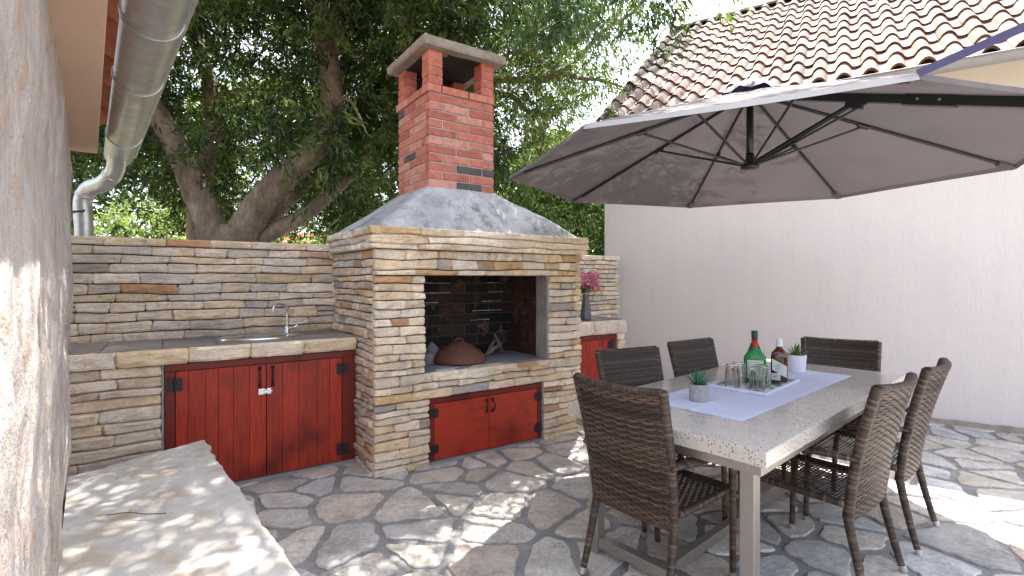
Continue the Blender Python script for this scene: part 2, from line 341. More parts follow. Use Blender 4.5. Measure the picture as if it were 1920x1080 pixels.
def ledge(mb, F, x0, x1, z0, z1, holes=(), h=(.040, .074), l=(.11, .30), dep=.05, pal=PAL, acc=.16, seed=0, corner=(), forced=()):
    random.seed(seed+100); hz = [q for hh in holes for q in (hh[2], hh[3])]+list(forced)
    cs, cuts = courses(z0, z1, h[0], h[1], hz)
    for ci, (a, b) in enumerate(cs):
        segs = [(x0, x1)]
        for hx0, hx1, hz0, hz1 in holes:
            if hz0-1e-4 <= a and b <= hz1+1e-4:
                ns = []
                for s0, s1 in segs:
                    if hx0 > s0: ns.append((s0, min(s1, hx0)))
                    if hx1 < s1: ns.append((max(s0, hx1), s1))
                segs = [q for q in ns if q[1]-q[0] > .005]
        fa = any(abs(a-q) < 1e-5 for q in cuts); fb = any(abs(b-q) < 1e-5 for q in cuts)
        def wob(x, top, ci=ci, fa=fa, fb=fb):
            if (top and fb) or (not top and fa): return 0.002*nz(x*12, ci+seed)
            return .015*nz(x*3.1, (ci+top)*3.7+seed, 1)+.003*nz(x*17, (ci+top)*3.7, 2)
        for s0, s1 in segs:
            x = s0
            while x < s1-.001:
                w = random.uniform(*l)*(1.25 if random.random() < .2 else 1); e = min(s1, x+w)
                if s1-e < l[0]*.6: e = s1
                c = random.choice(ACC if random.random() < acc else pal); q = random.uniform(.82, 1.12); c = tuple(k*q for k in c)
                pr = random.uniform(-.009, .017)
                sd = random.random()*50
                if b-a > .05 and e-x > .16 and random.random() < .05 and not fa and not fb:
                    mid = (a+b)/2+random.uniform(-.005, .005)
                    w1 = lambda X, tp: wob(X, 0) if not tp else .5*(wob(X, 0)+wob(X, 1))
                    w2 = lambda X, tp: wob(X, 1) if tp else .5*(wob(X, 0)+wob(X, 1))
                    stone(mb, F, x, e, a, mid, dep, c, w1, sd, pr); c2 = sc(random.choice(pal), .8, 1.1)
                    stone(mb, F, x, e, mid, b, dep, c2, w2, sd+3, random.uniform(-.006, .008))
                else: stone(mb, F, x, e, a, b, dep, c, wob, sd, pr)
                x = e

# ---------------- ground and paving ----------------
mb = MB()
def gp(a, b):
    x = -1500+3000*a; y = -1500+3000*b; return (x, y, -.02)
mb.grid(gp, 2, 2, (.13, .12, .06)); o = mb.build('ground', GRASS); o['kind'] = 'structure'
mb = MB(); mb.box(cart, -6, 9, -3, 9.5, -.1, 0); o = mb.build('paving_mortar', MORT); o['kind'] = 'structure'
def clip(poly, a, b, c):
    out = []
    for i in range(len(poly)):
        p, q = poly[i], poly[(i+1) % len(poly)]; dp = a*p[0]+b*p[1]-c; dq = a*q[0]+b*q[1]-c
        if dp <= 0: out.append(p)
        if dp*dq < 0: t = dp/(dp-dq); out.append((p[0]+(q[0]-p[0])*t, p[1]+(q[1]-p[1])*t))
    return out
random.seed(5); sites = []; g = .245
for i in range(int(-5/g), int(8/g)):
    for j in range(int(-1/g), int(8.5/g)):
        if random.random() < .38: continue
        q = ((i+random.uniform(-.05, 1.05))*g, (j+random.uniform(-.05, 1.05))*g)
        if all((q[0]-s[0])**2+(q[1]-s[1])**2 > .012 for s in sites[-60:]): sites.append(q)
mb = MB(); arr = np.array(sites); FP = [(.60, .56, .51), (.56, .53, .50), (.64, .60, .56), (.52, .50, .49), (.60, .53, .47), (.56, .48, .42), (.55, .545, .55), (.62, .57, .50), (.60, .55, .51)]
FP0 = [(.50, .46, .42), (.46, .43, .405), (.54, .50, .46), (.43, .41, .40), (.50, .44, .39), (.47, .40, .35), (.45, .445, .45), (.52, .47, .40), (.50, .455, .42)]
for si, s in enumerate(sites):
    if not (-4.4 < s[0] < 7.2 and -.4 < s[1] < 8.0): continue
    d = ((arr-np.array(s))**2).sum(1); nb = np.argsort(d)[1:22]
    poly = [(s[0]-1, s[1]-1), (s[0]+1, s[1]-1), (s[0]+1, s[1]+1), (s[0]-1, s[1]+1)]; jt = random.uniform(.014, .024)
    for k in nb:
        n = sites[k]; a, b = n[0]-s[0], n[1]-s[1]; L = math.hypot(a, b); a /= L; b /= L
        poly = clip(poly, a, b, a*(s[0]+n[0])/2+b*(s[1]+n[1])/2-jt)
        if len(poly) < 3: break
    if len(poly) < 3: continue
    for _ in range(1):
        q = []
        for i in range(len(poly)):
            p0, p1 = poly[i], poly[(i+1) % len(poly)]; r = .13
            q += [(p0[0]*(1-r)+p1[0]*r, p0[1]*(1-r)+p1[1]*r), (p0[0]*r+p1[0]*(1-r), p0[1]*r+p1[1]*(1-r))]
        poly = q
    q = []
    for i in range(len(poly)):
        p0, p1 = poly[i], poly[(i+1) % len(poly)]; L = math.hypot(p1[0]-p0[0], p1[1]-p0[1]); m = max(1, int(L/.025))
        for k in range(m): q.append((p0[0]+(p1[0]-p0[0])*k/m, p0[1]+(p1[1]-p0[1])*k/m))
    cx = sum(p[0] for p in q)/len(q); cy = sum(p[1] for p in q)/len(q); sd = si*1.37; pts = []
    for (x, y) in q:
        r = math.hypot(x-cx, y-cy)+1e-6; dlt = .020*nz(x*11, y*11, sd)+.010*nz(x*38, y*38, sd)-.004; f = max(.3, (r+dlt)/r); pts.append((cx+(x-cx)*f, cy+(y-cy)*f))
    n = len(pts); top = .013+random.uniform(-.003, .004); vs = []
    for sc_, zz in ((1.0, .001), (.995, top*.6), (.965, top), (.6, top+.001)):
        for (x, y) in pts: vs.append((cx+(x-cx)*sc_, cy+(y-cy)*sc_, zz+(.0025*nz(x*6, y*6, sd) if zz > .002 else 0)))
    vs.append((cx, cy, top)); fs = []
    for L_ in range(3): fs += [(L_*n+i, L_*n+(i+1) % n, (L_+1)*n+(i+1) % n, (L_+1)*n+i) for i in range(n)]
    fs += [(3*n+i, 3*n+(i+1) % n, 4*n) for i in range(n)]
    c = random.choice(FP); k = random.uniform(.85, 1.12); mb.add(vs, fs, tuple(v*k for v in c))
o = mb.build('paving_stones', FLAG); o['kind'] = 'structure'

# ---------------- brick helper ----------------
def bricks(mb, F, w, z0, z1, off=0, bw=.235, bh=.057, j=.01, dep=.06, soot=0, seed=0, bond=0, sign=1):
    random.seed(seed+300); n = round((z1-z0)/(bh+j)); rh = (z1-z0)/n
    for r in range(n):
        x = -(.5*(bw+j) if (r+bond) % 2 else 0)
        while x < w-.004:
            a = max(0, x)+(j/2 if x > 0 else 0); b = min(w, x+bw+j)-(j/2 if x+bw+j < w else 0)
            if b-a > .02:
                c = random.choice([(.47, .165, .115), (.51, .20, .145), (.43, .14, .10), (.54, .26, .20), (.39, .125, .09), (.50, .175, .12)])
                if random.random() < .04: c = (.10, .085, .08)
                if soot:
                    zz = (z0+r*rh); dk = max(.0, min(1, soot+.25*nz(a*3, zz*3, seed)))
                    c = tuple(v*(1-dk)*.5+.012 for v in c)
                p = random.uniform(-.003, .003)
                mb.box(lambda x_, y_, z_: F(x_, -y_, z_), a, b, -dep, p, z0+r*rh+j*.5, z0+(r+1)*rh-j*.5, c, j=.0018, bev=.004)
            x += bw+j

# ---------------- barbecue ----------------
BW = 1.88; BD = 1.03
bbq = thing('stone_barbecue', 'large stone clad barbecue with open fire hole, cement hood and tall red brick chimney', 'barbecue', tuple(K(.94, .5, 0)))
mb = MB()
ledge(mb, lambda x, y, z: K(x, y, z), 0, BW, 0, 1.585, holes=[(.372, 1.521, .69, 1.40), (.408, 1.455, 0, .50)], pal=WARM, acc=.12, seed=1)
ledge(mb, lambda x, y, z: K(y, BD+.02-x, z), 0, BD-.03, 0, 1.585, seed=2, l=(.12, .34), pal=COOL)
ledge(mb, lambda x, y, z: K(BW-y, x, z), .05, BD, 0, 1.585, seed=3, l=(.12, .34))
# returns of the front openings
for (t, sgn, a, b, dp) in ((.408, -1, 0, .50, .04), (1.455, 1, 0, .50, .04)):
    pass
mb.build('stone_cladding', LEDGE, bbq)
mb = MB(); E = .03
mb.box(K, E, .372, E, .165, 0, 1.60); mb.box(K, E, .30, .165, BD, 0, 1.60); mb.box(K, 1.521, BW-E, E, .165, 0, 1.60); mb.box(K, 1.60, BW-E, .165, BD, 0, 1.60); mb.box(K, .372, 1.521, E, .165, 1.40, 1.60)
mb.box(K, .372, 1.521, .09, .165, 0, .60); mb.box(K, .30, 1.60, .165, BD, 0, .60); mb.box(K, .372, 1.521, E, .09, .505, .665); mb.box(K, .372, .408, E, .09, 0, .505); mb.box(K, 1.455, 1.521, E, .09, 0, .505)
mb.box(K, .30, 1.60, .70, BD, .60, 1.60); mb.box(K, .30, 1.60, .165, .70, 1.52, 1.60)
mb.build('masonry_core', DMORT, bbq)
mb = MB()   # cornice
ledge(mb, lambda x, y, z: K(x, y-.045, z), -.045, BW+.05, 1.585, 1.745, h=(.045, .075), l=(.22, .55), seed=8, pal=WARM+COOL, dep=.09)
ledge(mb, lambda x, y, z: K(y-.045, BD-x, z), 0, BD, 1.585, 1.745, h=(.045, .075), l=(.2, .4), seed=9, pal=COOL, dep=.09)
ledge(mb, lambda x, y, z: K(BW+.05-y, x, z), 0, BD, 1.585, 1.745, h=(.045, .075), l=(.2, .4), seed=10, pal=PAL, dep=.09)
mb.box(K, -.02, BW+.025, -.02, BD, 1.601, 1.725, PAL[0])
mb.build('cornice', LEDGE, bbq)
# hood
ch0, ch1, cv0, cv1 = .518, 1.118, .25, .88; ZC = 2.10
mb = MB(); nL = 22
base = [(-.035, -.03), (BW+.03, -.03), (BW+.03, BD+.02), (-.035, BD+.02)]; topq = [(ch0-.015, cv0-.015), (ch1+.015, cv0-.015), (ch1+.015, cv1+.015), (ch0-.015, cv1+.015)]
ring = []
for i in range(4):
    for k in range(24): ring.append((i, k/24))
vs = []
for l in range(nL+1):
    f = l/nL
    for (i, k) in ring:
        a, b = base[i], base[(i+1) % 4]; c, d = topq[i], topq[(i+1) % 4]
        p = (a[0]+(b[0]-a[0])*k, a[1]+(b[1]-a[1])*k); q = (c[0]+(d[0]-c[0])*k, c[1]+(d[1]-c[1])*k)
        ff = f**.93; x = p[0]+(q[0]-p[0])*ff; y = p[1]+(q[1]-p[1])*ff; z = 1.735+(ZC-1.735)*f
        n = .018*nz(x*3, y*3, z*3)+.007*nz(x*11, y*11, z*9)
        vs.append(K(x, y-n, z+n*(0 if l == nL else 1)))
m = len(ring); fs = [(l*m+i, l*m+(i+1) % m, (l+1)*m+(i+1) % m, (l+1)*m+i) for l in range(nL) for i in range(m)]+[tuple(range(nL*m, nL*m+m))]
mb.add(vs, fs); mb.build('hood', HOOD, bbq, smooth=True)
# chimney
mb = MB(); cw = ch1-ch0; cdp = cv1-cv0; ZT = 2.845
bricks(mb, lambda x, y, z: K(ch0+x, cv0+y, z), cw, ZC-.005, ZT, seed=1, bond=0)
bricks(mb, lambda x, y, z: K(ch0+y, cv1-x, z), cdp-.062, ZC-.005, ZT, seed=2, bond=1)
bricks(mb, lambda x, y, z: K(ch1-y, cv0+.062+x, z), cdp-.062, ZC-.005, ZT, seed=3, bond=1)
bricks(mb, lambda x, y, z: K(ch1-.062-x, cv1-y, z), cw-.124, ZC-.005, ZT, seed=4)
o1, o2 = ch0-.014, ch1+.014; q1, q2 = cv0-.014, cv1+.014
bricks(mb, lambda x, y, z: K(o1+x, q1+y, z), o2-o1, ZT, ZT+.068, seed=5, bond=1, dep=.12)
bricks(mb, lambda x, y, z: K(o1+y, q2-x, z), q2-q1-.122, ZT, ZT+.068, seed=6, dep=.12)
bricks(mb, lambda x, y, z: K(o2-y, q1+.122+x, z), q2-q1-.122, ZT, ZT+.068, seed=7, dep=.12)
bricks(mb, lambda x, y, z: K(o2-.122-x, q2-y, z), o2-o1-.244, ZT, ZT+.068, seed=8, dep=.12)
chim = mb.build('chimney', BRICK, bbq)
mb = MB()
mb.box(K, ch0+.008, ch0+.05, cv0+.008, cv1-.008, ZC-.05, ZT+.06); mb.box(K, ch1-.05, ch1-.008, cv0+.008, cv1-.008, ZC-.05, ZT+.06)
mb.box(K, ch0+.05, ch1-.05, cv0+.008, cv0+.05, ZC-.05, ZT+.06); mb.box(K, ch0+.05, ch1-.05, cv1-.05, cv1-.008, ZC-.05, ZT+.06)
mb.build('brick_joints', PMORT_SLITS, chim)
for (a, b) in ((ch0, cv0), (ch1-.12, cv0), (ch0, cv1-.13), (ch1-.12, cv1-.13)):
    mb = MB(); random.seed(int(a*100+b*10))
    for r in range(4):
        c = random.choice([(.47, .155, .105), (.52, .20, .14), (.43, .13, .09)]); z = ZT+.070+r*.068
        mb.box(K, a, a+.12, b, b+.13, z, z+.060, c, j=.003, bev=.004); mb.box(K, a+.006, a+.114, b+.006, b+.124, z+.061, z+.0675, (.4, .35, .3))
    mb.build('chimney_pillar', BRICK, chim)
mb = MB(); e = .076; zc0 = ZT+.070+4*.068
def capP(lv):
    out = []
    for i in range(4):
        a = [(ch0-e, cv0-e), (ch1+e, cv0-e), (ch1+e, cv1+e), (ch0-e, cv1+e)][i]; b = [(ch0-e, cv0-e), (ch1+e, cv0-e), (ch1+e, cv1+e), (ch0-e, cv1+e)][(i+1) % 4]
        for k in range(12): out.append((a[0]+(b[0]-a[0])*k/12, a[1]+(b[1]-a[1])*k/12))
    return out
cp = capP(0); cx, cy = (ch0+ch1)/2, (cv0+cv1)/2; vs = []
for (s_, z) in ((.6, 0), (.97, .0), (1.0, .014), (1.0, .062), (.96, .074), (.5, .084)):
    for (x, y) in cp: n = .014*nz(x*9, y*9, z*20); vs.append(K(cx+(x-cx)*s_+n, cy+(y-cy)*s_+n, zc0+z+n*.7))
m = len(cp); fs = [(l*m+i, l*m+(i+1) % m, (l+1)*m+(i+1) % m, (l+1)*m+i) for l in range(5) for i in range(m)]+[tuple(range(m-1, -1, -1)), tuple(range(5*m, 6*m))]
mb.add(vs, fs); mb.build('chimney_cap', CONC, chim)
# soot under the cap
mb = MB(); mb.box(K, ch0+.02, ch1-.02, cv0+.02, cv1-.02, zc0-.004, zc0+.02); mb.box(K, ch0+.125, ch1-.13, cv1-.05, cv1-.02, zc0-.16, zc0-.004); mb.box(K, ch0+.05, ch1-.05, cv0+.05, cv1-.05, ZT-.01, ZT+.04)
mb.build('sooty_flue', m_mortar('soot', (.045, .04, .037)), chim)
# firebox
mb = MB(); random.seed(3)
bricks(mb, lambda x, y, z: K(.30+x, .62+y, z), 1.26, .69, 1.52, seed=21, soot=.97, bw=.24, bh=.085, dep=.05)
bricks(mb, lambda x, y, z: K(1.545+y, .62-x, z), .455, .69, 1.52, seed=22, soot=.74, bw=.18, bh=.095, dep=.05)
bricks(mb, lambda x, y, z: K(.35-y, .17+x, z), .45, .69, 1.52, seed=23, soot=.95, bw=.18, bh=.095, dep=.05)
fb = mb.build('firebox', BRICK, bbq)
mb = MB(); mb.box(K, .30, 1.60, .628, .70, .665, 1.52); mb.box(K, 1.553, 1.60, .165, .63, .665, 1.52); mb.box(K, .30, .342, .165, .63, .665, 1.52)
mb.build('firebox_joints', m_mortar('sooty_mortar', (.075, .067, .06)), fb)
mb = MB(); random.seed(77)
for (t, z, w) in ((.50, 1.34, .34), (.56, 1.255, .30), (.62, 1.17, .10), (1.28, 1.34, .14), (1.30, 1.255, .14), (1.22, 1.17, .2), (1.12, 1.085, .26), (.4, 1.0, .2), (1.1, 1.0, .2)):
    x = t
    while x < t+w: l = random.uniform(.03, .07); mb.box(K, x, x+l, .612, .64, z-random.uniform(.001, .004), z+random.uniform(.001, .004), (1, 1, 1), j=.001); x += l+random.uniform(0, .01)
o = mb.build('painted_light_slits', PMORT_SLITS, fb); o['kind'] = 'stuff'  # pale strips colour in the bright slits of light on the back wall
mb = MB(); mb.box(K, 1.505, 1.555, .012, .165, .692, 1.398); mb.build('jamb', m_mortar('jamb_plaster', (.36, .33, .31)), bbq)
mb = MB(); mb.grid(lambda a, b: K(.372+1.18*a, .02+.60*b, .688+.006*nz(a*8, b*8)), 40, 24); mb.build('hearth', HEARTH, bbq, smooth=True)
mb = MB(); ledge(mb, lambda x, y, z: K(x, y-.012, z), .385, 1.51, .645, .692, h=(.04, .05), l=(.14, .3), seed=31, pal=WARM, dep=.12); mb.build('hearth_edge', LEDGE, bbq)
# doors
def hinge(parent, t, v, z, s=1.0):
    mb = MB(); f = lambda a, b, c: K(t+a, v+b, z+c)
    for sg in (-1, 1):
        vs = []; prof = [(.008, -.035), (.03, -.045), (.046, -.03), (.036, -.012), (.05, 0), (.036, .012), (.046, .03), (.03, .045), (.008, .035)]
        for b in (-.005, 0): vs += [f(sg*x*s, b, c*s) for x, c in prof]
        n = len(prof); mb.add(vs, [tuple(range(n)), tuple(range(2*n-1, n-1, -1))]+[(i, (i+1) % n, n+(i+1) % n, n+i) for i in range(n)])
    mb.tube([f(0, -.006, -.045*s), f(0, -.006, .045*s)], .007, 8); return mb.build('hinge', IRON, parent)
def handle(parent, t, v, z, h=.075, out=.03, curl=0):
    mb = MB(); pts = cr([K(t, v, z+h), K(t, v-out*.8, z+h*.85), K(t+curl, v-out, z), K(t, v-out*.8, z-h*.85), K(t, v, z-h)], 5)
    mb.tube(pts, [.006]*len(pts), 8); mb.tube([K(t, v, z+h+.012), K(t, v-.006, z+h+.012)], .013, 8); mb.tube([K(t, v, z-h-.012), K(t, v-.006, z-h-.012)], .013, 8)
    return mb.build('handle', IRON, parent, smooth=True)
def door(parent, t0, t1, z0, z1, v, vert, mat, seed, nb):
    mb = MB(); random.seed(seed)
    if vert:
        ws = [random.uniform(.7, 1.2) for _ in range(nb)]; s = sum(ws); x = t0
        for w in ws:
            d = w*(t1-t0)/s; k = random.uniform(.85, 1.1); mb.box(K, x+.0006, x+d-.0006, v, v+.02, z0, z1, (k, k, k), bev=.0013); x += d
    else:
        z = z0
        for i in range(nb):
            d = (z1-z0)/nb; k = random.uniform(.9, 1.08); mb.box(K, t0, t1, v, v+.02, z+.0006, z+d-.0006, (k, k, k), bev=.0018); z += d
    return mb.build('door', mat, parent)
def frame(parent, t0, t1, z0, z1, v, wl, wr, wt_, wb):
    mb = MB(); k = (1, 1, 1)
    mb.box(K, t0, t0+wl, v, v+.035, z0, z1-wt_, k, bev=.003); mb.box(K, t1-wr, t1, v, v+.035, z0, z1-wt_, k, bev=.003); mb.box(K, t0, t1, v, v+.035, z1-wt_, z1, k, bev=.003)
    if wb: mb.box(K, t0+wl, t1-wr, v, v+.035, z0, z0+wb, k, bev=.003)
    mb.box(K, t0+wl, t1-wr, v+.028, v+.034, z0+wb, z1-wt_, (.1, .1, .1)); return mb.build('door_frame', DOORF, parent)
frame(bbq, .418, 1.447, .03, .495, .018, .035, .035, .04, 0)
d1 = door(bbq, .456, .930, .034, .452, .020, False, DOORH, 41, 1); d2 = door(bbq, .934, 1.409, .034, .452, .020, False, DOORH, 42, 1)
handle(d1, .905, .020, .375, .035, .028, -.012); handle(d2, .962, .020, .375, .035, .028, .012)
for z in (.12, .385): hinge(d1, .452, .016, z, .8); hinge(d2, 1.413, .016, z, .8)
mb = MB(); mb.box(K, .40, 1.46, -.01, .06, 0, .028); mb.box(K, 1.448, 1.462, .0, .06, .028, .5); mb.build('cement_sill', MORT, bbq)

# things on the hearth
q = K(.83, .33, .692)
pk = thing('baking_bell', 'low domed terracotta baking lid lying on the barbecue hearth', 'baking lid', tuple(q))
mb = MB(); mb.lathe([(0, .165), (.03, .163), (.075, .15), (.13, .118), (.16, .10), (.165, .095), (.172, .093), (.215, .045), (.228, .015), (.225, 0)], q, 36); mb.build('lid_dome', CLAY, pk, smooth=True)
mb = MB(); mb.tube(cr([q+Vector((-.035, 0, .16)), q+Vector((-.02, 0, .185)), q+Vector((.02, 0, .185)), q+Vector((.035, 0, .16))], 4), .008, 8); mb.build('lid_handle', CLAY, pk, smooth=True)
mb = MB(); c = K(.62, .47, .69)
def lump(a, b):
    th = a*2*PI; r = b; x = math.cos(th)*r*.22; y = math.sin(th)*r*.13; h = .13*(1-r**1.6)*(1+.6*nz(x*12, y*12))
    return c+U*x+V*y+Vector((0, 0, h+.02*nz(x*30, y*30)*(1-r)))
mb.grid(lump, 40, 16); tag(mb.build('ash_heap', ASH, smooth=True), 'pale heap of ash behind the terracotta lid', 'ash')
for i, (t, v, l, w, dz, lab) in enumerate([(1.13, .42, .26, 35, .09, 'pale charred stick leaning up on the hearth beside the terracotta lid'), (1.19, .47, .22, 60, .11, 'shorter charred stick leaning at the back of the hearth right of the other'), (1.38, .52, .3, 95, .16, 'charred log leaning against the brick inside of the barbecue')]):
    a = K(t, v, .70); d = (U*math.cos(R(w))+V*math.sin(R(w))*.3)*l; mb = MB(); mb.tube([a, a+d*.5+Vector((0, 0, dz*.55)), a+d+Vector((0, 0, dz))], [.017, .02, .012], 7); tag(mb.build('firewood', CHAR), lab, 'firewood', 'firewood in the barbecue')

# ---------------- stone walls ----------------
wl = thing('stone_wall', 'low dry laid ledge stone wall behind the sink counter', 'stone wall', tuple(K(-1.1, 1.15, 0)))
mb = MB(); ledge(mb, lambda x, y, z: K(x, 1.044+y, z), -2.15, .05, .93, 1.67, h=(.05, .082), l=(.14, .36), pal=COOL, acc=.10, seed=51, dep=.1)
ledge(mb, lambda x, y, z: K(-x, 1.26-y, z), -.0, 2.15, .0, 1.67, h=(.05, .078), l=(.2, .52), pal=COOL, seed=52, dep=.1)
mb.build('wall_stones', LEDGE, wl)
mb = MB(); mb.box(K, -2.15, -.002, 1.07, 1.235, 0, 1.66); mb.build('wall_core', DMORT, wl)
wr = thing('stone_wall', 'short ledge stone wall behind the flower vase, beside the white house', 'stone wall', tuple(K(2.7, 1.15, 0)))
mb = MB(); ledge(mb, lambda x, y, z: K(x, 1.044+y, z), 1.88, 3.455, .0, 1.66, h=(.045, .07), l=(.13, .34), pal=COOL, acc=.1, seed=53, dep=.1)
ledge(mb, lambda x, y, z: K(3.455-y, 1.044+x, z), .06, .2, .0, 1.66, h=(.045, .07), l=(.13, .34), pal=COOL, acc=.1, seed=54, dep=.1)
mb.build('wall_stones', LEDGE, wr)
mb = MB(); mb.box(K, 1.89, 3.43, 1.07, 1.24, 0, 1.645); mb.build('wall_core', DMORT, wr)

# ---------------- left counter ----------------
ct = thing('outdoor_counter', 'long stone counter with inset sink and wide red plank doors left of the barbecue', 'counter', tuple(K(-1, .7, 0)))
mb = MB(); ledge(mb, lambda x, y, z: K(x, .40+y, z), -2.1, -1.205, 0, .845, h=(.05, .085), l=(.2, .42), pal=COOL+WARM, acc=.18, seed=61, dep=.06)
ledge(mb, lambda x, y, z: K(x, .385+y, z), -2.1, -.004, .845, .944, h=(.09, .11), l=(.22, .36), pal=WARM+COOL, acc=.05, seed=62, dep=.1)
mb.build('stone_cladding', LEDGE, ct)
mb = MB(); mb.box(K, -2.1, -1.205, .43, 1.04, 0, .86); mb.box(K, -1.205, -.004, .47, 1.04, 0, .80); mb.box(K, -2.1, -.004, .44, 1.04, .862, .93); mb.box(K, -1.204, -1.192, .405, .46, 0, .845)
mb.build('counter_core', MORT, ct)
mb = MB(); random.seed(9); x = -2.1; SX, SV, SA, SB = -.62, .72, .27, .165
tl = []
while x < -.01:
    e = min(-.006, x+.30)
    for (a, b) in ((.425, .73), (.734, 1.04)):
        k = random.uniform(.8, 1.25); mb.box(K, x+.002, e-.002, a, b, .931, .946+random.uniform(-.001, .001), (k, k, k), bev=.002)
    x = e
mb.build('worktop', m_col('worktop_tiles', .4, True, 8, .4, .4), ct)
me = bpy.data.objects['worktop'].data.color_attributes['Col']
ar = np.zeros(len(me.data)*4, dtype=np.float32); me.data.foreach_get('color', ar); ar = ar.reshape(-1, 4); ar[:, :3] *= np.array([.20, .18, .17]); me.data.foreach_set('color', ar.ravel())
mb = MB(); pr = [(1.0, .0), (1.0, .008), (.97, .011), (.93, .009), (.90, .004), (.86, .002), (.3, .001), (.0, .0012)]
vs = []; n = 40
for r, z in pr:
    for k in range(n): t = 2*PI*k/n; vs.append(K(SX+SA*r*math.cos(t), SV+SB*r*math.sin(t), .947+z))
mb.add(vs, [(i*n+k, i*n+(k+1) % n, (i+1)*n+(k+1) % n, (i+1)*n+k) for i in range(len(pr)-1) for k in range(n)])
snk = mb.build('sink', STEEL, ct, smooth=True)
mb = MB(); fx, fv = -.395, .90; z = .947
mb.lathe([(.026, 0), (.026, .012), (.018, .02), (.018, .055), (.012, .06)], K(fx, fv, z), 20)
mb.tube(cr([K(fx, fv, z+.05), K(fx, fv, z+.15), K(fx-.012, fv-.012, z+.215), K(fx-.06, fv-.04, z+.235), K(fx-.105, fv-.07, z+.215), K(fx-.112, fv-.075, z+.175)], 6), .0085, 12)
mb.build('faucet', STEEL, ct, smooth=True)
mb = MB(); mb.tube([K(fx, fv, z+.035), K(fx+.05, fv-.02, z+.045), K(fx+.085, fv-.03, z+.075)], [.012, .008, .006], 10); mb.build('faucet_lever', STEEL, ct, smooth=True)
frame(ct, -1.19, -.008, .03, .842, .412, .055, .095, .045, 0)
d1 = door(ct, -1.132, -.616, .034, .794, .414, True, DOORV, 43, 6); d2 = door(ct, -.612, -.106, .034, .794, .414, True, DOORV, 44, 5)
handle(d1, -.655, .414, .71, .05, .026); handle(d2, -.575, .414, .71, .05, .026)
for z in (.12, .715): hinge(d1, -1.136, .410, z); hinge(d2, -.102, .410, z)
mb = MB()
for (a, b) in ((-.665, -.625), (-.61, -.585)): mb.box(K, a, b, .408, .414, .59, .63, bev=.001)
for zz in (.60, .62): mb.tube([K(-.665, .404, zz), K(-.59, .404, zz)], .004, 8)
mb.tube([K(-.63, .398, .61), K(-.58, .398, .61)], .006, 8); mb.build('latch', STEEL, d1)
mb = MB(); mb.box(K, -1.2, -.005, .395, .47, 0, .028); mb.build('cement_sill', MORT, ct)

# ---------------- right counter ----------------
c2 = thing('outdoor_counter', 'short stone counter with one red door between the barbecue and the white house', 'counter', tuple(K(2.4, .7, 0)))
mb = MB(); ledge(mb, lambda x, y, z: K(x, .40+y, z), 2.762, 2.86, 0, .80, h=(.07, .12), l=(.2, .3), pal=WARM, acc=0, seed=71, dep=.06)
ledge(mb, lambda x, y, z: K(x, .38+y, z), 1.885, 2.88, .80, .944, h=(.13, .15), l=(.5, .6), pal=COOL, acc=0, seed=72, dep=.12)
ledge(mb, lambda x, y, z: K(2.86-y, .4+x, z), .06, .64, 0, .944, h=(.07, .12), l=(.2, .3), pal=WARM, acc=0, seed=73, dep=.06)
mb.build('stone_cladding', LEDGE, c2)
mb = MB(); mb.box(K, 1.885, 2.83, .47, 1.04, 0, .93); mb.box(K, 1.885, 2.83, .43, .47, .80, .93); mb.build('counter_core', MORT, c2)
mb = MB(); mb.box(K, 1.885, 2.865, .42, 1.04, .931, .948, (.2, .18, .17), bev=.003); mb.build('worktop', SLATE, c2)
frame(c2, 1.90, 2.758, .03, .797, .412, .05, .085, .05, 0); d3 = door(c2, 1.952, 2.670, .034, .745, .414, True, DOORV, 45, 7)
for z in (.12, .69): hinge(d3, 2.674, .410, z)
handle(d3, 1.99, .414, .64, .05, .026)
# vase and flowers
vp = K(2.42, .52, .948); mb = MB(); mb.lathe([(.055, 0), (.06, .02), (.052, .10), (.038, .2), (.031, .27), (.027, .27), (.027, .2)], vp, 10)
tag(mb.build('vase', VASE), 'tall tapered dark grey vase on the short counter holding pink flowers', 'vase')
fl = thing('flower_bouquet', 'bunch of pink blossoms with green leaves standing in the grey vase', 'flowers', tuple(vp+Vector((0, 0, .05))))
random.seed(14)
for i, (dx, dz, r) in enumerate([(-.035, .43, .062), (.075, .46, .062), (.085, .36, .065), (-.02, .33, .052)]):
    c = vp+Vector((dx, -.02+.03*(i % 2), dz)); mb = MB()
    for k in range(260):
        d = Vector((random.gauss(0, 1), random.gauss(0, 1), random.gauss(0, 1))).normalized(); p = c+d*r*random.uniform(.8, 1.05); a = d.orthogonal().normalized(); b = d.cross(a); s = random.uniform(.007, .011); th = random.random()*6
        a, b = a*math.cos(th)+b*math.sin(th), b*math.cos(th)-a*math.sin(th)
        co = random.choice([(.55, .10, .30), (.62, .20, .42), (.50, .06, .28), (.66, .35, .52), (.45, .12, .40)]); mb.add([p-a*s, p-b*s+d*.004, p+a*s, p+b*s+d*.004], [(0, 1, 2, 3)], co)
    mb.build('blossom', PETAL, fl)
    mb = MB(); mb.tube([vp+Vector((0, 0, .1)), vp+Vector((dx*.3, 0, .26)), c], .003, 5, (.05, .12, .03)); mb.build('stem', SUCC, fl)
def blade(mb, base, d, L, w, up, col, curve=.2, n=5):
    d = d.normalized(); s = d.cross(up).normalized(); u2 = s.cross(d); vs = []
    for i in range(n+1):
        f = i/n; ww = w*math.sin(PI*min(1, .15+f*.85))*.5; p = base+d*L*f+u2*(-curve*L*f*f); vs += [p-s*ww+u2*ww*.3, p, p+s*ww+u2*ww*.3]
    fs = []
    for i in range(n): a = 3*i; fs += [(a, a+1, a+4, a+3), (a+1, a+2, a+5, a+4)]
    mb.add(vs, fs, col)
mb = MB()
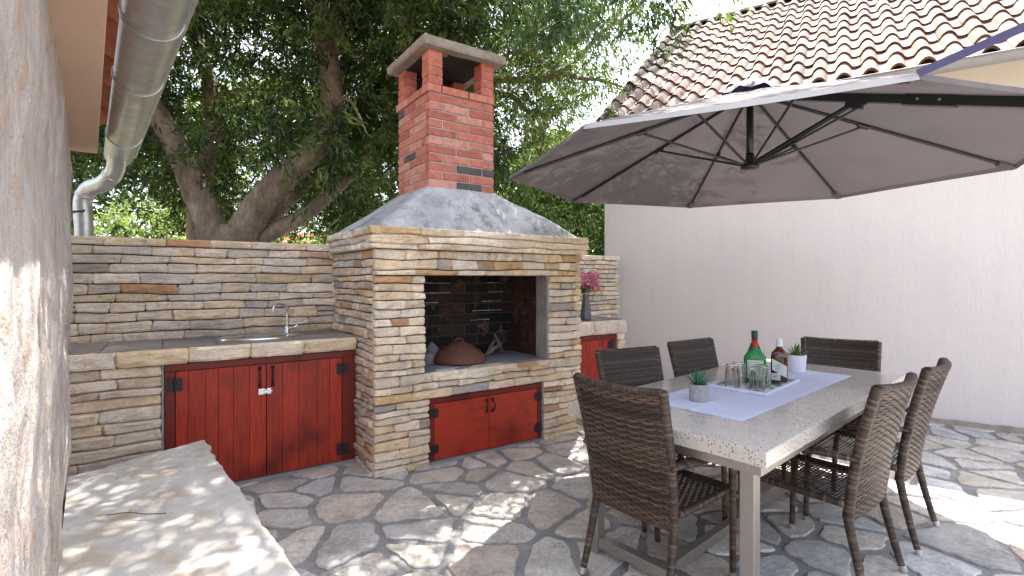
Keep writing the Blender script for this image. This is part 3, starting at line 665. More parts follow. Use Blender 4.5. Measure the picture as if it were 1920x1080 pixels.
for k in range(26):
    an = random.random()*2*PI; d = Vector((math.cos(an), math.sin(an), random.uniform(-.2, .8))); blade(mb, vp+Vector((d.x*.02, d.y*.02, random.uniform(.27, .36))), d, random.uniform(.06, .1), .045, Vector((0, 0, 1)), random.choice([(.06, .16, .02), (.10, .22, .03), (.04, .11, .02)]), .4)
mb.build('foliage', LEAF, fl)

# ---------------- left house ----------------
lh = thing('old_house', 'weathered rendered stone house wall with peach eave close at the left edge', 'house', tuple(G(-.0845, 2, 0)))
mb = MB(); YE = 3.04
def hw(a, b):
    Y = .42+(YE-.42)*a; z = b*2.16; p = -.0845+.030*nz(Y*2.6, z*2.2, 4)*min(1, Y*.6)+.012*nz(Y*9, z*6, 7)+.005*nz(Y*26, z*22, 9); return G(min(p, -.06 if Y < 1 else -.045), Y, z)
mb.grid(hw, 110, 110); mb.box(G, -2.5, -.13, .42, YE-.005, 0, 2.14)
mb.grid(lambda a, b: G(-.0845-.5*a, YE+.006*nz(a*5, b*9), b*2.16), 12, 40)
mb.build('wall', HWALL, lh, smooth=True)
mb = MB(); mb.box(G, -2.5, .04, .3, 3.11, 2.15, 2.27, bev=0); mb.build('soffit', PEACH, lh, bevel=.004)
def pantiles(mb, F, x0, ncol, nrow, wd, expo, slope, red, cols, lipc, seed=0, dark=None, bumpy=1.0):
    # F(a, s, h): a along eave, s up the slope, h normal to the slope
    random.seed(seed+500); K_ = 9; prof = []
    for k in range(K_+1):
        x = k/K_
        h = .066*math.sin(PI*x/.64)**.75 if x < .64 else -.010*math.sin(PI*(x-.64)/.36)
        prof.append((x*wd, h))
    for r in range(nrow):
        for c in range(ncol):
            a = x0+c*wd+random.uniform(-.004, .004); s = r*expo+random.uniform(-.010, .010); L = expo+.05; dh = random.uniform(-.003, .004)
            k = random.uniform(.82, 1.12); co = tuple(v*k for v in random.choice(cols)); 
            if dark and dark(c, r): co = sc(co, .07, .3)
            lc = sc(lipc, .7, 1.15); n = K_+1
            tw = random.uniform(-.004, .004)
            top = [F(a+x, s, h+.030+dh+tw*x/wd) for x, h in prof]+[F(a+x, s+L*.5, h+.016+dh) for x, h in prof]+[F(a+x, s+L, h+.002) for x, h in prof]
            fs = [(j*n+i, j*n+i+1, (j+1)*n+i+1, (j+1)*n+i) for j in range(2) for i in range(K_)]
            mb.add(top, fs, co)
            lip = [F(a+x, s, h+.030+dh+tw*x/wd) for x, h in prof]+[F(a+x, s+.002, h+.002+dh) for x, h in prof]
            mb.add(lip, [(i, n+i, n+i+1, i+1) for i in range(K_)], lc)
            bot = [F(a+x, s+.002, h+.002+dh) for x, h in prof]+[F(a+x, s+L, h-.014) for x, h in prof]
            mb.add(bot, [(i, n+i, n+i+1, i+1) for i in range(K_)], lc)
sl = math.radians(26)
mb = MB(); pantiles(mb, lambda a, s, h: G(.14-s*math.cos(sl)-h*math.sin(sl)*0, .3*D1.y+a*D1.y, 2.315+s*math.sin(sl)+h), 0, 18, 6, .21, .34, 0, None, [(.40, .14, .08), (.34, .11, .06)], (.36, .12, .06), 5)
mb.build('roof_tiles', TILE, lh)
# gutter and downspout
gt = thing('roof_gutter', 'half round galvanised gutter and bent downspout under the tiles of the old house', 'gutter', tuple(G(.17, 3.2, 0)))
mb = MB(); gr = .088; gc = .168; gz = 2.285; Ys = [.2+3.42*i/40 for i in range(41)]; n = 22
def gut(Yv, th, r): return G(gc+r*math.cos(th), Yv, gz+r*math.sin(th))
vs = []
for Yv in Ys:
    for k in range(n+1): vs.append(gut(Yv, PI+PI*k/n, gr))
fs = [(i*(n+1)+k, i*(n+1)+k+1, (i+1)*(n+1)+k+1, (i+1)*(n+1)+k) for i in range(40) for k in range(n)]
mb.add(vs, fs)
b = len(mb.v); capv = [gut(Ys[-1], PI+PI*k/n, gr) for k in range(n+1)]; mb.add(capv, [tuple(range(n+1))])
vs = []
for Yv in Ys:
    for k in range(n+1): vs.append(gut(Yv, PI+PI*k/n, gr-.002))
mb.add(vs, [f[::-1] for f in fs])
mb.build('gutter_channel', GALV, gt, smooth=True)
mb = MB(); mb.tube([G(gc+gr+.006, Yv, gz+.0) for Yv in Ys], .011, 10); mb.build('gutter_lip', GALV, gt, smooth=True)
for Yv in (1.62, 2.15, 3.05):
    mb = MB(); vs = []
    for k in range(n+1):
        th = PI*.93+PI*1.09*k/n
        for (dy, r) in ((0, gr+.001), (.0, gr+.006), (.022, gr+.006), (.022, gr+.001)): vs.append(gut(Yv+dy, th, r))
    mb.add(vs, [(k*4+i, k*4+(i+1) % 4, k*4+4+(i+1) % 4, k*4+4+i) for k in range(n) for i in range(4)]); mb.build('gutter_bracket', GALV, gt)
Yd = 3.62
ds = thing; mb = MB()
pth = cr([px(222, 268, 3.5), px(220, 300, 3.55), px(213, 325, 3.6), px(192, 345, Yd), px(168, 354, Yd+.02), px(156, 376, Yd+.03), px(156, 405, Yd+.03), px(158, 440, Yd+.03), px(158, 560, Yd+.03), px(158, 850, Yd+.03)], 6)
mb.tube(pth, .056, 20); 
for i in (13, 27): mb.tube([pth[i], pth[i+1]], .0595, 20)
mb.build('downspout', GALV, gt, smooth=True)
mb = MB(); d_ = Vector((0, 0, 1)); mb.tube([px(158, 395, Yd-.025), px(128, 398, Yd-.025)], .008, 8); mb.build('pipe_bracket', IRON, gt)

# ---------------- bench ----------------
bn = thing('stone_bench', 'stone bench with pale rough slab top beside the old house wall, at bottom left', 'bench', tuple(G(.2, 1.8, 0)))
mb = MB(); PB0, PB1 = -.075, .505
def slabtop(a, b):
    Y0 = .75; Yend = 2.42+.17*a; Y = Y0+(Yend-Y0)*b; p = PB0+(PB1-PB0)*a
    if a > .999: p += .022*nz(Y*5, 3)+.012*nz(Y*16, 3)
    if b > .999: Y += .02*nz(p*6, 8)+.008*nz(p*25, 8)
    q = G(p, Y, 0); ea = min(1, (1-a)/.03, (1-b)/.02+.0)
    q.z = .462+.008*nz(q.x*4, q.y*4)+.004*nz(q.x*14, q.y*14)-.012*(1-max(0, ea)); return q
na, nb_ = 60, 110; mb.grid(slabtop, na, nb_)
def slabside(a, b):
    q = slabtop(1, a); q.z -= .062*b+.0; q += Pn*(.012*nz(a*40, b*2, 5)*(1 if b > 0 else 0)-.01*b); return q
mb.grid(slabside, 110, 4, flip=True)
def slabend(a, b):
    q = slabtop(a, 1); q.z -= .062*b; q += D1*(.01*nz(a*30, b*2, 6)*(1 if b > 0 else 0)-.008*b); return q
mb.grid(slabend, 60, 4)
mb.build('bench_slab', SLAB, bn, smooth=True)
mb = MB(); ledge(mb, lambda x, y, z: G(PB1-.035-y, x, z), .75, 2.52, 0, .40, seed=81, pal=WARM, dep=.05)
ledge(mb, lambda x, y, z: G(PB1-.04-x, 2.50+(PB1-x)*.0-y, z)-D1*.08, .0, .52, 0, .40, seed=82, pal=WARM, dep=.05)
mb.box(G, PB0, PB1-.07, .75, 2.40, 0, .395, WARM[0]); mb.build('bench_base', LEDGE, bn)

mb = MB(); tq = [Vector((-1.545, 1.93, .478)), Vector((-1.47, 1.945, .482)), Vector((-1.40, 1.935, .480)), Vector((-1.33, 1.95, .476))]
tw_ = thing('fallen_twig', 'small yellow green twig lying on the slab of the stone bench', 'twig', tuple(tq[0])); mb.tube(cr(tq, 4), .0022, 6, (.12, .09, .03)); mb.build('stem', SUCC, tw_)
for q_, d_, l_ in ((tq[0], Vector((-1, -.25, .1)), .05), (tq[1], Vector((-.3, .8, .1)), .035), (tq[3], Vector((1, .2, .05)), .03)):
    mb = MB(); blade(mb, q_, d_, l_, l_*.32, Vector((0, 0, 1)), (.38, .34, .06)); mb.build('leaf', LEAF, tw_)
# ---------------- white house ----------------
wh = thing('white_house', 'white rendered house with weathered clay tile roof behind the table', 'house', tuple(H(4, 2, 0)))
mb = MB(); mb.box(H, 0, 10, 0, 6.5, -.02, 3.22); mb.build('wall', WHITEWALL, wh)
PT = math.atan(.752); ov = .30; ZE = 3.325
def RF(a, s, h): return H(a, -ov+s*math.cos(PT)-h*math.sin(PT), ZE-.03+s*math.sin(PT)+h*math.cos(PT))
mb = MB(); LC = [(.29, .225, .20), (.25, .185, .16), (.32, .26, .235), (.28, .19, .155), (.22, .175, .155), (.29, .21, .175)]
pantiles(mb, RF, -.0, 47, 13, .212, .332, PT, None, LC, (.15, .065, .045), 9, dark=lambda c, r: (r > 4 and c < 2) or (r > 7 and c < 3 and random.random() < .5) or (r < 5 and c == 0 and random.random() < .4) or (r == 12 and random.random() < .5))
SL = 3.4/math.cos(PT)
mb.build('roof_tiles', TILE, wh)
mb = MB()
for k in range(26):
    a = k*.39; co = sc(random.choice(LC), .35, 1); vs = []
    for (aa, r) in ((a, .10), (a+.42, .085)):
        for i in range(9): th = PI*i/8; q = RF(aa, SL+.02, 0); vs.append(q+H2*math.cos(th)*r+Vector((0, 0, math.sin(th)*r*.9+.0)))
    mb.add(vs, [(i, i+1, 10+i, 9+i) for i in range(8)]+[tuple(range(9))], co)
mb.build('ridge_tiles', TILE, wh)
mb = MB()
A = [RF(.02, .03, -.02), RF(.02, SL, -.02), H(.02, -ov+3.4*2, ZE-.03)]
B = [q+H1*9.96 for q in A]; mb.add(A+B, [(0, 1, 4, 3), (1, 2, 5, 4), (2, 0, 3, 5), (0, 2, 1), (3, 4, 5)]); mb.build('roof_body', CREAM, wh)
mb = MB()
cv = [H(0, -.0, 3.10)]; vs = []
for a in (0, 10):
    for i in range(7): th = PI/2*i/6; vs.append(H(a, -.002-(ov-.06)*(1-math.cos(th)), 3.06+.19*math.sin(th)))
mb.add(vs, [(i, 7+i, 8+i, i+1) for i in range(6)]); mb.build('eave_cove', CREAM, wh, smooth=True)
mb = MB(); vs = []
for a in (0.03, 10):
    for i in range(13): th = PI+PI*i/12; vs.append(H(a, -ov-.015+.062*math.cos(th), 3.292+.075*math.sin(th)))
mb.add(vs, [(i, i+1, 14+i, 13+i) for i in range(12)]); mb.tube([H(.03, -ov-.08, 3.292), H(10, -ov-.08, 3.292)], .009, 8)
mb.build('gutter', m_simple('painted_gutter', (.30, .29, .28), .5, .1, 20, .1), wh, smooth=True)
# weathering around base strip
mb = MB(); mb.grid(lambda a, b: H(10*a, -.012-.03*(1-b)+.006*nz(a*60, b), .06*b+.01*nz(a*90)*b), 200, 2, flip=False); mb.build('plinth', m_mortar('plinth_render', (.34, .29, .25)), wh)

# ---------------- table ----------------
T0 = Vector((.922, 1.836, 0)); TU = Vector((.746, .666, 0)).normalized(); TN = Vector((-.666, .746, 0)).normalized(); TL, TWd, TZ = 2.22, .963, .75
def T(a, b, z): return T0+TU*a+TN*b+Vector((0, 0, z))
tb = thing('dining_table', 'long dining table with speckled terrazzo top on grey steel frame', 'table', tuple(T(TL/2, TWd/2, 0)))
mb = MB(); mb.box(T, 0, TL, 0, TWd, TZ-.062, TZ); mb.build('table_top', TERR, tb, bevel=.004)
mb = MB(); i0 = .03
for (a0, a1, b0, b1) in ((i0, TL-i0, i0, i0+.05), (i0, TL-i0, TWd-i0-.05, TWd-i0), (i0, i0+.05, i0+.05, TWd-i0-.05), (TL-i0-.05, TL-i0, i0+.05, TWd-i0-.05)): mb.box(T, a0, a1, b0, b1, TZ-.107, TZ-.063)
mb.box(T, .131, TL-.131, TWd/2-.02, TWd/2+.02, .045, .095)
for a in (.08, TL-.13): mb.box(T, a, a+.05, .13, TWd-.13, .045, .095)
mb.build('table_frame', BRUSH, tb, bevel=.002)
for (a, b) in ((.075, .075), (TL-.13, .075), (.075, TWd-.13), (TL-.13, TWd-.13)):
    mb = MB(); mb.box(T, a, a+.057, b, b+.057, .012, TZ-.108); mb.build('leg', BRUSH, tb, bevel=.003)
# runner
RA = Vector((1.012, 2.225, TZ)); RU = (Vector((2.196, 3.27, TZ))-RA); RV = (Vector((.672, 2.606, TZ))-RA)
mb = MB(); mb.grid(lambda a, b: RA+RU*a+RV*b+Vector((0, 0, .0035+.0018*nz(a*14, b*5)+.003*max(math.exp(-((a-.33)/.008)**2), math.exp(-((a-.665)/.008)**2), math.exp(-((b-.5)/.02)**2))+(-.0025 if a in (0, 1) or b in (0, 1) else 0))), 150, 40)
mb.grid(lambda a, b: RA+RU*a+RV*b+Vector((0, 0, .0008)), 2, 2, flip=True)
tag(mb.build('table_runner', RUN, smooth=True), 'pale lilac white cloth runner lying along the table top', 'table runner')
# tray
TR0 = Vector((1.35, 2.69, TZ+.005)); TA = Vector((.72, .69, 0)).normalized(); TB = Vector((-.69, .72, 0)).normalized()
def Q(a, b, z=0): return TR0+TA*a+TB*b+Vector((0, 0, z))
tr = thing('serving_tray', 'rectangular white tray with dark green pattern under the glasses and bottles', 'tray', tuple(Q(.27, .15)))
mb = MB(); mb.box(Q, .0, .55, .0, .31, .0, .006)
for (a0, a1, b0, b1) in ((0, .55, 0, .012), (0, .55, .298, .31), (0, .012, .012, .298), (.538, .55, .012, .298)): mb.box(Q, a0, a1, b0, b1, .0061, .016)
mb.build('tray_rim', TRAYW, tr, bevel=.002); mb = MB(); mb.box(Q, .013, .537, .013, .297, .0062, .0085); mb.build('tray_surface', TRAYM, tr)
# glasses (upside down)
def tumbler(label, pos):
    mb = MB(); n = 32; r0, r1, h = .040, .034, .125; prof = [(r0, 0), (r0*.99, .03), (r1+.002, .085), (r1, h-.006), (r1-.004, h), (0, h), ]; inn = [(0, h-.016), (r1-.006, h-.018), (r1-.004, .085), (r0-.005, .03), (r0-.003, 0)]
    vs = []
    allp = prof+inn
    for pi, (r, z) in enumerate(allp):
        for k in range(n):
            t = 2*PI*k/n; rr = r*(1+(.035 if k % 2 else 0)*(1 if pi < 4 else 0)); vs.append(pos+Vector((rr*math.cos(t), rr*math.sin(t), z)))
    m = len(allp); fs = [(i*n+k, i*n+(k+1) % n, ((i+1) % m)*n+(k+1) % n, ((i+1) % m)*n+k) for i in range(m) for k in range(n)]
    mb.add(vs, fs); o = mb.build('drinking_glass', GLASS); return tag(o, label, 'glass', 'cut glass tumblers upside down on the tray')
tumbler('upside down cut glass tumbler nearest the near corner of the tray', Q(.085, .08, .009))
tumbler('upside down cut glass tumbler at the left corner of the tray, beside its leaf pattern', Q(.085, .215, .009))
tumbler('upside down cut glass tumbler directly in front of the red capped green bottle', Q(.18, .09, .009))
tumbler('upside down cut glass tumbler behind the left corner glass, next to the green bottle', Q(.18, .215, .009))
# bottles
def rz_frame(pos, ang):
    ca, sa = math.cos(ang), math.sin(ang); return lambda x, y, z: pos+Vector((x*ca-y*sa, x*sa+y*ca, z))
def rsq(w, d, z, e=4, n=28):
    o = []
    for k in range(n):
        t = 2*PI*k/n; c, s = math.cos(t), math.sin(t); q = (abs(c)**e+abs(s)**e)**(-1/e); o.append((w*c*q, d*s*q, z))
    return o
def loft(mb, F, secs, col=(1, 1, 1)):
    n = len(secs[0]); vs = [F(*p) for s in secs for p in s]
    mb.add(vs, [(i*n+k, i*n+(k+1) % n, (i+1)*n+(k+1) % n, (i+1)*n+k) for i in range(len(secs)-1) for k in range(n)]+[tuple(range(n-1, -1, -1)), tuple(range((len(secs)-1)*n, len(secs)*n))], col)
def labelq(F, x0, x1, z0, z1, y): 
    mb = MB(); mb.box(F, x0, x1, y, y+.0012, z0, z1); return mb
yaw = math.atan2(-1.448, 2.99)*1.0
# green, red cap (flat sided)
p = Q(.285, .165, .009); F = rz_frame(p, yaw+.05)
b1 = thing('green_bottle', 'flat sided green bottle with red cap and pale label on the tray', 'bottle', tuple(p), 0, 'bottles on the tray')
mb = MB(); loft(mb, F, [rsq(.055, .03, 0), rsq(.06, .034, .006), rsq(.061, .034, .135), rsq(.058, .033, .155, 3), rsq(.045, .028, .175, 2.5), rsq(.024, .02, .192, 2), rsq(.0145, .0145, .205, 2), rsq(.0135, .0135, .215, 2)]); mb.build('bottle_body', GREENG, b1, smooth=True)
mb = MB(); loft(mb, F, [rsq(.017, .017, .214, 2), rsq(.017, .017, .24, 2), rsq(.015, .015, .244, 2)]); mb.build('cap', REDP, b1)
lb = labelq(F, -.043, .043, .03, .135, -.0362).build('label', PAPER, b1)
mb = MB()
for z in (.122, .04): mb.box(F, -.039, .039, -.0368, -.0362, z, z+.002)
for x in (-.039, .037): mb.box(F, x, x+.002, -.0368, -.0362, .042, .122)
for k in range(7): mb.box(F, -.026+k*.0075, -.0215+k*.0075, -.0368, -.0362, .074, .084)
for k, w in enumerate((.02, .026, .015)): mb.box(F, -w, w, -.0368, -.0362, .062-k*.006, .0645-k*.006)
mb.build('label_print', GOLDI, lb)
# dark green behind
p = Q(.385, .205, .009); F = rz_frame(p, yaw)
b2 = thing('dark_bottle', 'tall dark green bottle with dark cap standing behind the red capped bottle', 'bottle', tuple(p), 0, 'bottles on the tray')
mb = MB(); loft(mb, F, [rsq(.036, .036, 0, 2.4), rsq(.041, .041, .006, 2.6), rsq(.042, .042, .15, 2.6), rsq(.04, .04, .17, 2.4), rsq(.028, .028, .2, 2), rsq(.018, .018, .225, 2), rsq(.0155, .0155, .26, 2)]); mb.build('bottle_body', DGREEN, b2, smooth=True)
mb = MB(); loft(mb, F, [rsq(.0185, .0185, .255, 2), rsq(.0185, .0185, .292, 2), rsq(.016, .016, .296, 2)]); mb.build('cap', DCAP, b2)
mb = MB(); loft(mb, F, [rsq(.0172, .0172, .236, 2), rsq(.0172, .0172, .252, 2)]); mb.build('neck_band', m_simple('dark_red_band', (.16, .02, .02), .5, .1, 30, 0), b2)
# brown
p = Q(.42, .075, .009); F = rz_frame(p, yaw-.1)
b3 = thing('brown_bottle', 'square shouldered amber brown bottle with white cap and slanted white label', 'bottle', tuple(p), 0, 'bottles on the tray')
mb = MB(); loft(mb, F, [rsq(.042, .032, 0, 5), rsq(.045, .036, .005, 5), rsq(.045, .036, .15, 5), rsq(.041, .034, .172, 4), rsq(.026, .024, .19, 2.5), rsq(.0165, .0165, .202, 2), rsq(.015, .015, .212, 2)]); mb.build('bottle_body', BROWNG, b3, smooth=True)
mb = MB(); loft(mb, F, [rsq(.0185, .0185, .21, 2), rsq(.0185, .0185, .252, 2), rsq(.0165, .0165, .256, 2)]); mb.build('cap', WCAP, b3)
mb = MB(); vs = [F(x, y, z) for y in (-.0378, -.036) for (x, z) in ((-.036, .138), (.042, .098), (.042, .03), (.01, .045), (-.036, .072))]
mb.add(vs, [tuple(range(5)), tuple(range(9, 4, -1))]+[(i, (i+1) % 5, 5+(i+1) % 5, 5+i) for i in range(5)]); lb = mb.build('label', WPAPER, b3)
mb = MB(); mb.box(F, -.040, .008, -.0385, -.036, .012, .052); mb.build('label', WPAPER, b3)
mb = MB()
for k in range(5): mb.box(F, -.018, .016-.004*k, -.0384, -.0378, .104-k*.011, .1065-k*.011)
for k in range(3): mb.box(F, -.034, -.002, -.0391, -.0385, .04-k*.009, .0425-k*.009)
mb.build('label_print', INK, lb)
# pots
def succulent(mb, c, n, L, w, cols, spread, seed):
    random.seed(seed)
    for k in range(n):
        an = k*2.4; el = spread[0]+(spread[1]-spread[0])*(k/n); d = Vector((math.cos(an)*math.cos(el), math.sin(an)*math.cos(el), math.sin(el)))
        ll = L*random.uniform(.8, 1.1); co = random.choice(cols); s = d.cross(Vector((0, 0, 1))).normalized(); u2 = s.cross(d); vs = []; m = 6
        for i in range(m+1):
            f = i/m; ww = w*(.55+.9*f-1.45*f*f if f < .75 else (1-f)*1.65+.0); ww = max(ww, .0004); p = c+d*ll*f-u2*(.0)*f+u2*(.12*ll*f*f)
            vs += [p-s*ww*.5+u2*ww*.15, p-u2*ww*.25, p+s*ww*.5+u2*ww*.15, p+u2*ww*.12]
        mb.add(vs, [(i*4+a, i*4+(a+1) % 4, i*4+4+(a+1) % 4, i*4+4+a) for i in range(m) for a in range(4)]+[(0, 1, 2, 3)], co)
p = Vector((.957, 2.60, TZ+.004)); pt = thing('potted_succulent', 'small aloe with fleshy green leaves in plain grey concrete pot on the runner', 'potted plant', tuple(p), 0, 'potted succulents on the table')
mb = MB(); mb.lathe([(.043, 0), (.0455, .003), (.046, .083), (.044, .086), (.041, .085), (.040, .076), (0, .076)], p, 40); mb.build('pot', POTG, pt, smooth=False)
mb = MB(); mb.lathe([(.0395, 0), (0, .006)], p+Vector((0, 0, .077)), 20); mb.build('soil', SOIL, pt)
mb = MB(); succulent(mb, p+Vector((0, 0, .078)), 15, .10, .021, [(.03, .13, .06), (.04, .17, .07), (.05, .20, .09)], (.35, 1.35), 3); mb.build('foliage', SUCC, pt, smooth=True)
p = Vector((1.925, 3.43, TZ+.004)); pt = thing('potted_succulent', 'small spiky succulent in white fluted pot near the far end of the table', 'potted plant', tuple(p), 0, 'potted succulents on the table')
mb = MB(); mb.lathe([(.050, 0), (.052, .004), (.060, .108), (.058, .111), (.055, .110), (.054, .098), (0, .098)], p, 56, flute=.03); mb.build('pot', POTW, pt)
mb = MB(); mb.lathe([(.053, 0), (0, .006)], p+Vector((0, 0, .099)), 20); mb.build('soil', SOIL, pt)
mb = MB(); succulent(mb, p+Vector((0, 0, .10)), 24, .095, .017, [(.07, .13, .04), (.10, .17, .05), (.05, .10, .03), (.14, .20, .06)], (.15, 1.4), 5); mb.build('foliage', SUCC, pt, smooth=True)

# ---------------- chairs ----------------
BR = [(.052, .031, .022), (.068, .041, .029), (.040, .025, .018), (.105, .066, .048), (.026, .018, .015)]
def weave(mb, P, nst, nrow, amp, wr, seed, flip=1, stave=True):
    random.seed(seed); du = 1/(nst*2)
    for k in range(nrow):
        t = (k+.5)/nrow; co = random.choice(BR); q = random.uniform(.8, 1.2); co = tuple(v*q for v in co); vs = []
        for i in range(nst*2+1):
            s = i*du; h = amp*(math.cos(PI*(i/2)+PI*k))*flip+random.uniform(-.0003, .0003)
            a, n1 = P(s, t-wr/2); b, n2 = P(s, t); c, n3 = P(s, t+wr/2); vs += [a+n1*(h-.0012), b+n2*(h+.0012), c+n3*(h-.0012)]
        m = nst*2; mb.add(vs, [(3*i+j, 3*i+3+j, 3*i+4+j, 3*i+1+j) for i in range(m) for j in (0, 1)], co)
    if stave:
        for i in range(nst):
            s = (i+.5)/nst*1.0; 
            for off in (-.5, 0.0):
                ss = (i+off+.5)/nst
                if not 0 < ss < 1: continue
                vs = []; w = .10/nst
                for k in range(0, nrow+1):
                    t = min(1, k/nrow); a, n1 = P(ss-w, t); b, n2 = P(ss+w, t); vs += [a-n1*.0003, b-n2*.0003]
                mb.add(vs, [(2*k, 2*k+1, 2*k+3, 2*k+2) for k in range(nrow)], tuple(v*.7 for v in BR[0]))
def wrapped(mb, pts, r, pitch=.0085, n=10, seed=0, flat=1.0, sx=1.0):
    random.seed(seed); pts = cr(pts, 8); ds = [0]
    for a, b in zip(pts, pts[1:]): ds.append(ds[-1]+(b-a).length)
    L = ds[-1]; m = int(L/pitch)*3; out = []; rr = []; cs = []
    k = 0
    for i in range(m+1):
        d = L*i/m
        while k < len(ds)-2 and ds[k+1] < d: k += 1
        f = (d-ds[k])/max(1e-6, ds[k+1]-ds[k]); out.append(pts[k].lerp(pts[k+1], min(1, f))); ph = i % 3
        rv = r(d/L) if callable(r) else r; rr.append(rv*(1-.10*(ph == 0)))
    b = len(mb.v); mb.tube(out, rr, n, BR[0], flat=flat)
    for i in range(m+1):
        if i % 3 == 0: co = sc(random.choice(BR), .75, 1.35)
        for j in range(n): mb.c[b+i*n+j] = co
def back_pt(s, t, front):
    z = .35+.585*t; x = (2*s-1)*(.205+.022*t); lat = 1-(2*s-1)**2
    y = -.205-.055*t-.06*t*t-lat*.038*(.3+.7*t)
    z += -.008*lat*t-.02*(1-abs(2*s-1)**3)*(1-t)*0
    nrm = Vector((0, 1, .22)).normalized(); th = .017
    p = Vector((x, y, z)); n = nrm if front else -nrm; return p+n*th, n
def build_chair():
    t = thing('rattan_chair', 'x', 'chair', (0, 0, 0), 0, 'woven brown rattan armchairs around the table')
    mb = MB(); weave(mb, lambda s, q: back_pt(s, q, False), 13, 46, .0034, .84/46, 1); weave(mb, lambda s, q: back_pt(1-s, q, True), 13, 46, .0034, .84/46, 2)
    bk = mb.build('backrest', RATTAN, t, smooth=True)
    mb = MB(); mb.grid(lambda a, b: back_pt(a, b, True)[0]-back_pt(a, b, True)[1]*.005, 10, 8); mb.grid(lambda a, b: back_pt(a, b, False)[0]-back_pt(a, b, False)[1]*.005, 10, 8, flip=True); mb.build('backrest_core', DARK, bk)
    mb = MB(); e = lambda s, q: (back_pt(s, q, True)[0]+back_pt(s, q, False)[0])/2
    wrapped(mb, [e(0, .0), e(0, .3), e(0, .6), e(0, 1.0)], .0215, seed=3); wrapped(mb, [e(1, .0), e(1, .3), e(1, .6), e(1, 1.0)], .0215, seed=4)
    wrapped(mb, [e(0, 1), e(.25, 1), e(.5, 1), e(.75, 1), e(1, 1)], .0205, seed=5, flat=.6); wrapped(mb, [e(0, 0), e(.25, 0), e(.5, 0), e(.75, 0), e(1, 0)], .0195, seed=6, flat=.7)
    mb.build('back_frame', RATTAN, t, smooth=True)
    mb = MB()
    def sp(s, q, up=1): x = (2*s-1)*.222; y = -.19+.405*q; return Vector((x, y, .432-.010*math.sin(PI*s)*math.sin(PI*q))), Vector((0, 0, 1))
    weave(mb, lambda s, q: (sp(q, s)), 12, 32, .003, .66/32, 7)
    mb.build('seat', RATTAN, t, smooth=True)
    mb = MB()
    for a, b, sd in (((-.228, -.2), (-.228, .21), 1), ((.228, -.2), (.228, .21), 2), ((-.228, .215), (.228, .215), 3), ((-.22, -.2), (.22, -.2), 4)):
        p0 = Vector((*a, .418)); p1 = Vector((*b, .418)); wrapped(mb, [p0, (p0+p1)/2, p1], .017, seed=sd+10)
    mb.build('seat_frame', RATTAN, t, smooth=True)
    for sg in (-1, 1):
        mb = MB(); wrapped(mb, [e((sg+1)/2, .02), Vector((sg*.209, -.222, .28)), Vector((sg*.216, -.252, .15)), Vector((sg*.222, -.282, .035))], lambda f: .0205-.005*f, seed=21+sg); lg = mb.build('leg', RATTAN, t, smooth=True)
        mb = MB(); mb.tube([Vector((sg*.222, -.284, .04)), Vector((sg*.2225, -.292, .014))], .0165, 14); mb.build('foot_cap', ALU, lg, smooth=False)
        mb = MB(); wrapped(mb, [Vector((sg*.262, .165, .60)), Vector((sg*.252, .185, .50)), Vector((sg*.245, .205, .30)), Vector((sg*.240, .215, .035))], lambda f: .0165-.002*f, seed=31+sg); lg = mb.build('leg', RATTAN, t, smooth=True)
        mb = MB(); mb.tube([Vector((sg*.240, .215, .04)), Vector((sg*.240, .216, .014))], .0165, 14); mb.build('foot_cap', ALU, lg, smooth=False)
        mb = MB(); wrapped(mb, [Vector((sg*.222, -.26, .615)), Vector((sg*.245, -.19, .625)), Vector((sg*.262, -.02, .618)), Vector((sg*.268, .13, .607)), Vector((sg*.264, .19, .590))], lambda f: .027 if .1 < f < .9 else .022, seed=41+sg, flat=.55); mb.build('armrest', RATTAN, t, smooth=True)
    return t
ch = build_chair(); index_kids(ch)
def place(top, face, lab, first=False):
    f = Vector((face[0], face[1], 0)).normalized(); rz = math.atan2(f.y, f.x)-PI/2; loc = Vector((top[0], top[1], 0))+f*.32; loc.z = .0
    if first: ch.location = loc; ch.rotation_euler = (0, 0, rz); ch['label'] = lab
    else: copy_tree(ch, tuple(loc), rz, lab)
place((1.67, 2.205), (-.61, .79), 'brown rattan chair on the right side, closest to the near table corner', True)
place((.445, 2.16), (.77, .64), 'brown rattan chair at the near end of the table, its back turned to us')
place((.724, 3.17), (.44, -.9), 'brown rattan chair across the table, between the near end chair and the red counter door')
place((1.27, 3.60), (.56, -.83), 'brown rattan chair across the table, in front of the white wall behind the grey pot')
place((2.374, 3.67), (-.574, -.819), 'brown rattan chair at the far end of the table behind the white fluted pot')
place((2.20, 2.63), (-.666, .746), 'brown rattan chair rightmost on the near side, beside the sunlit paving')

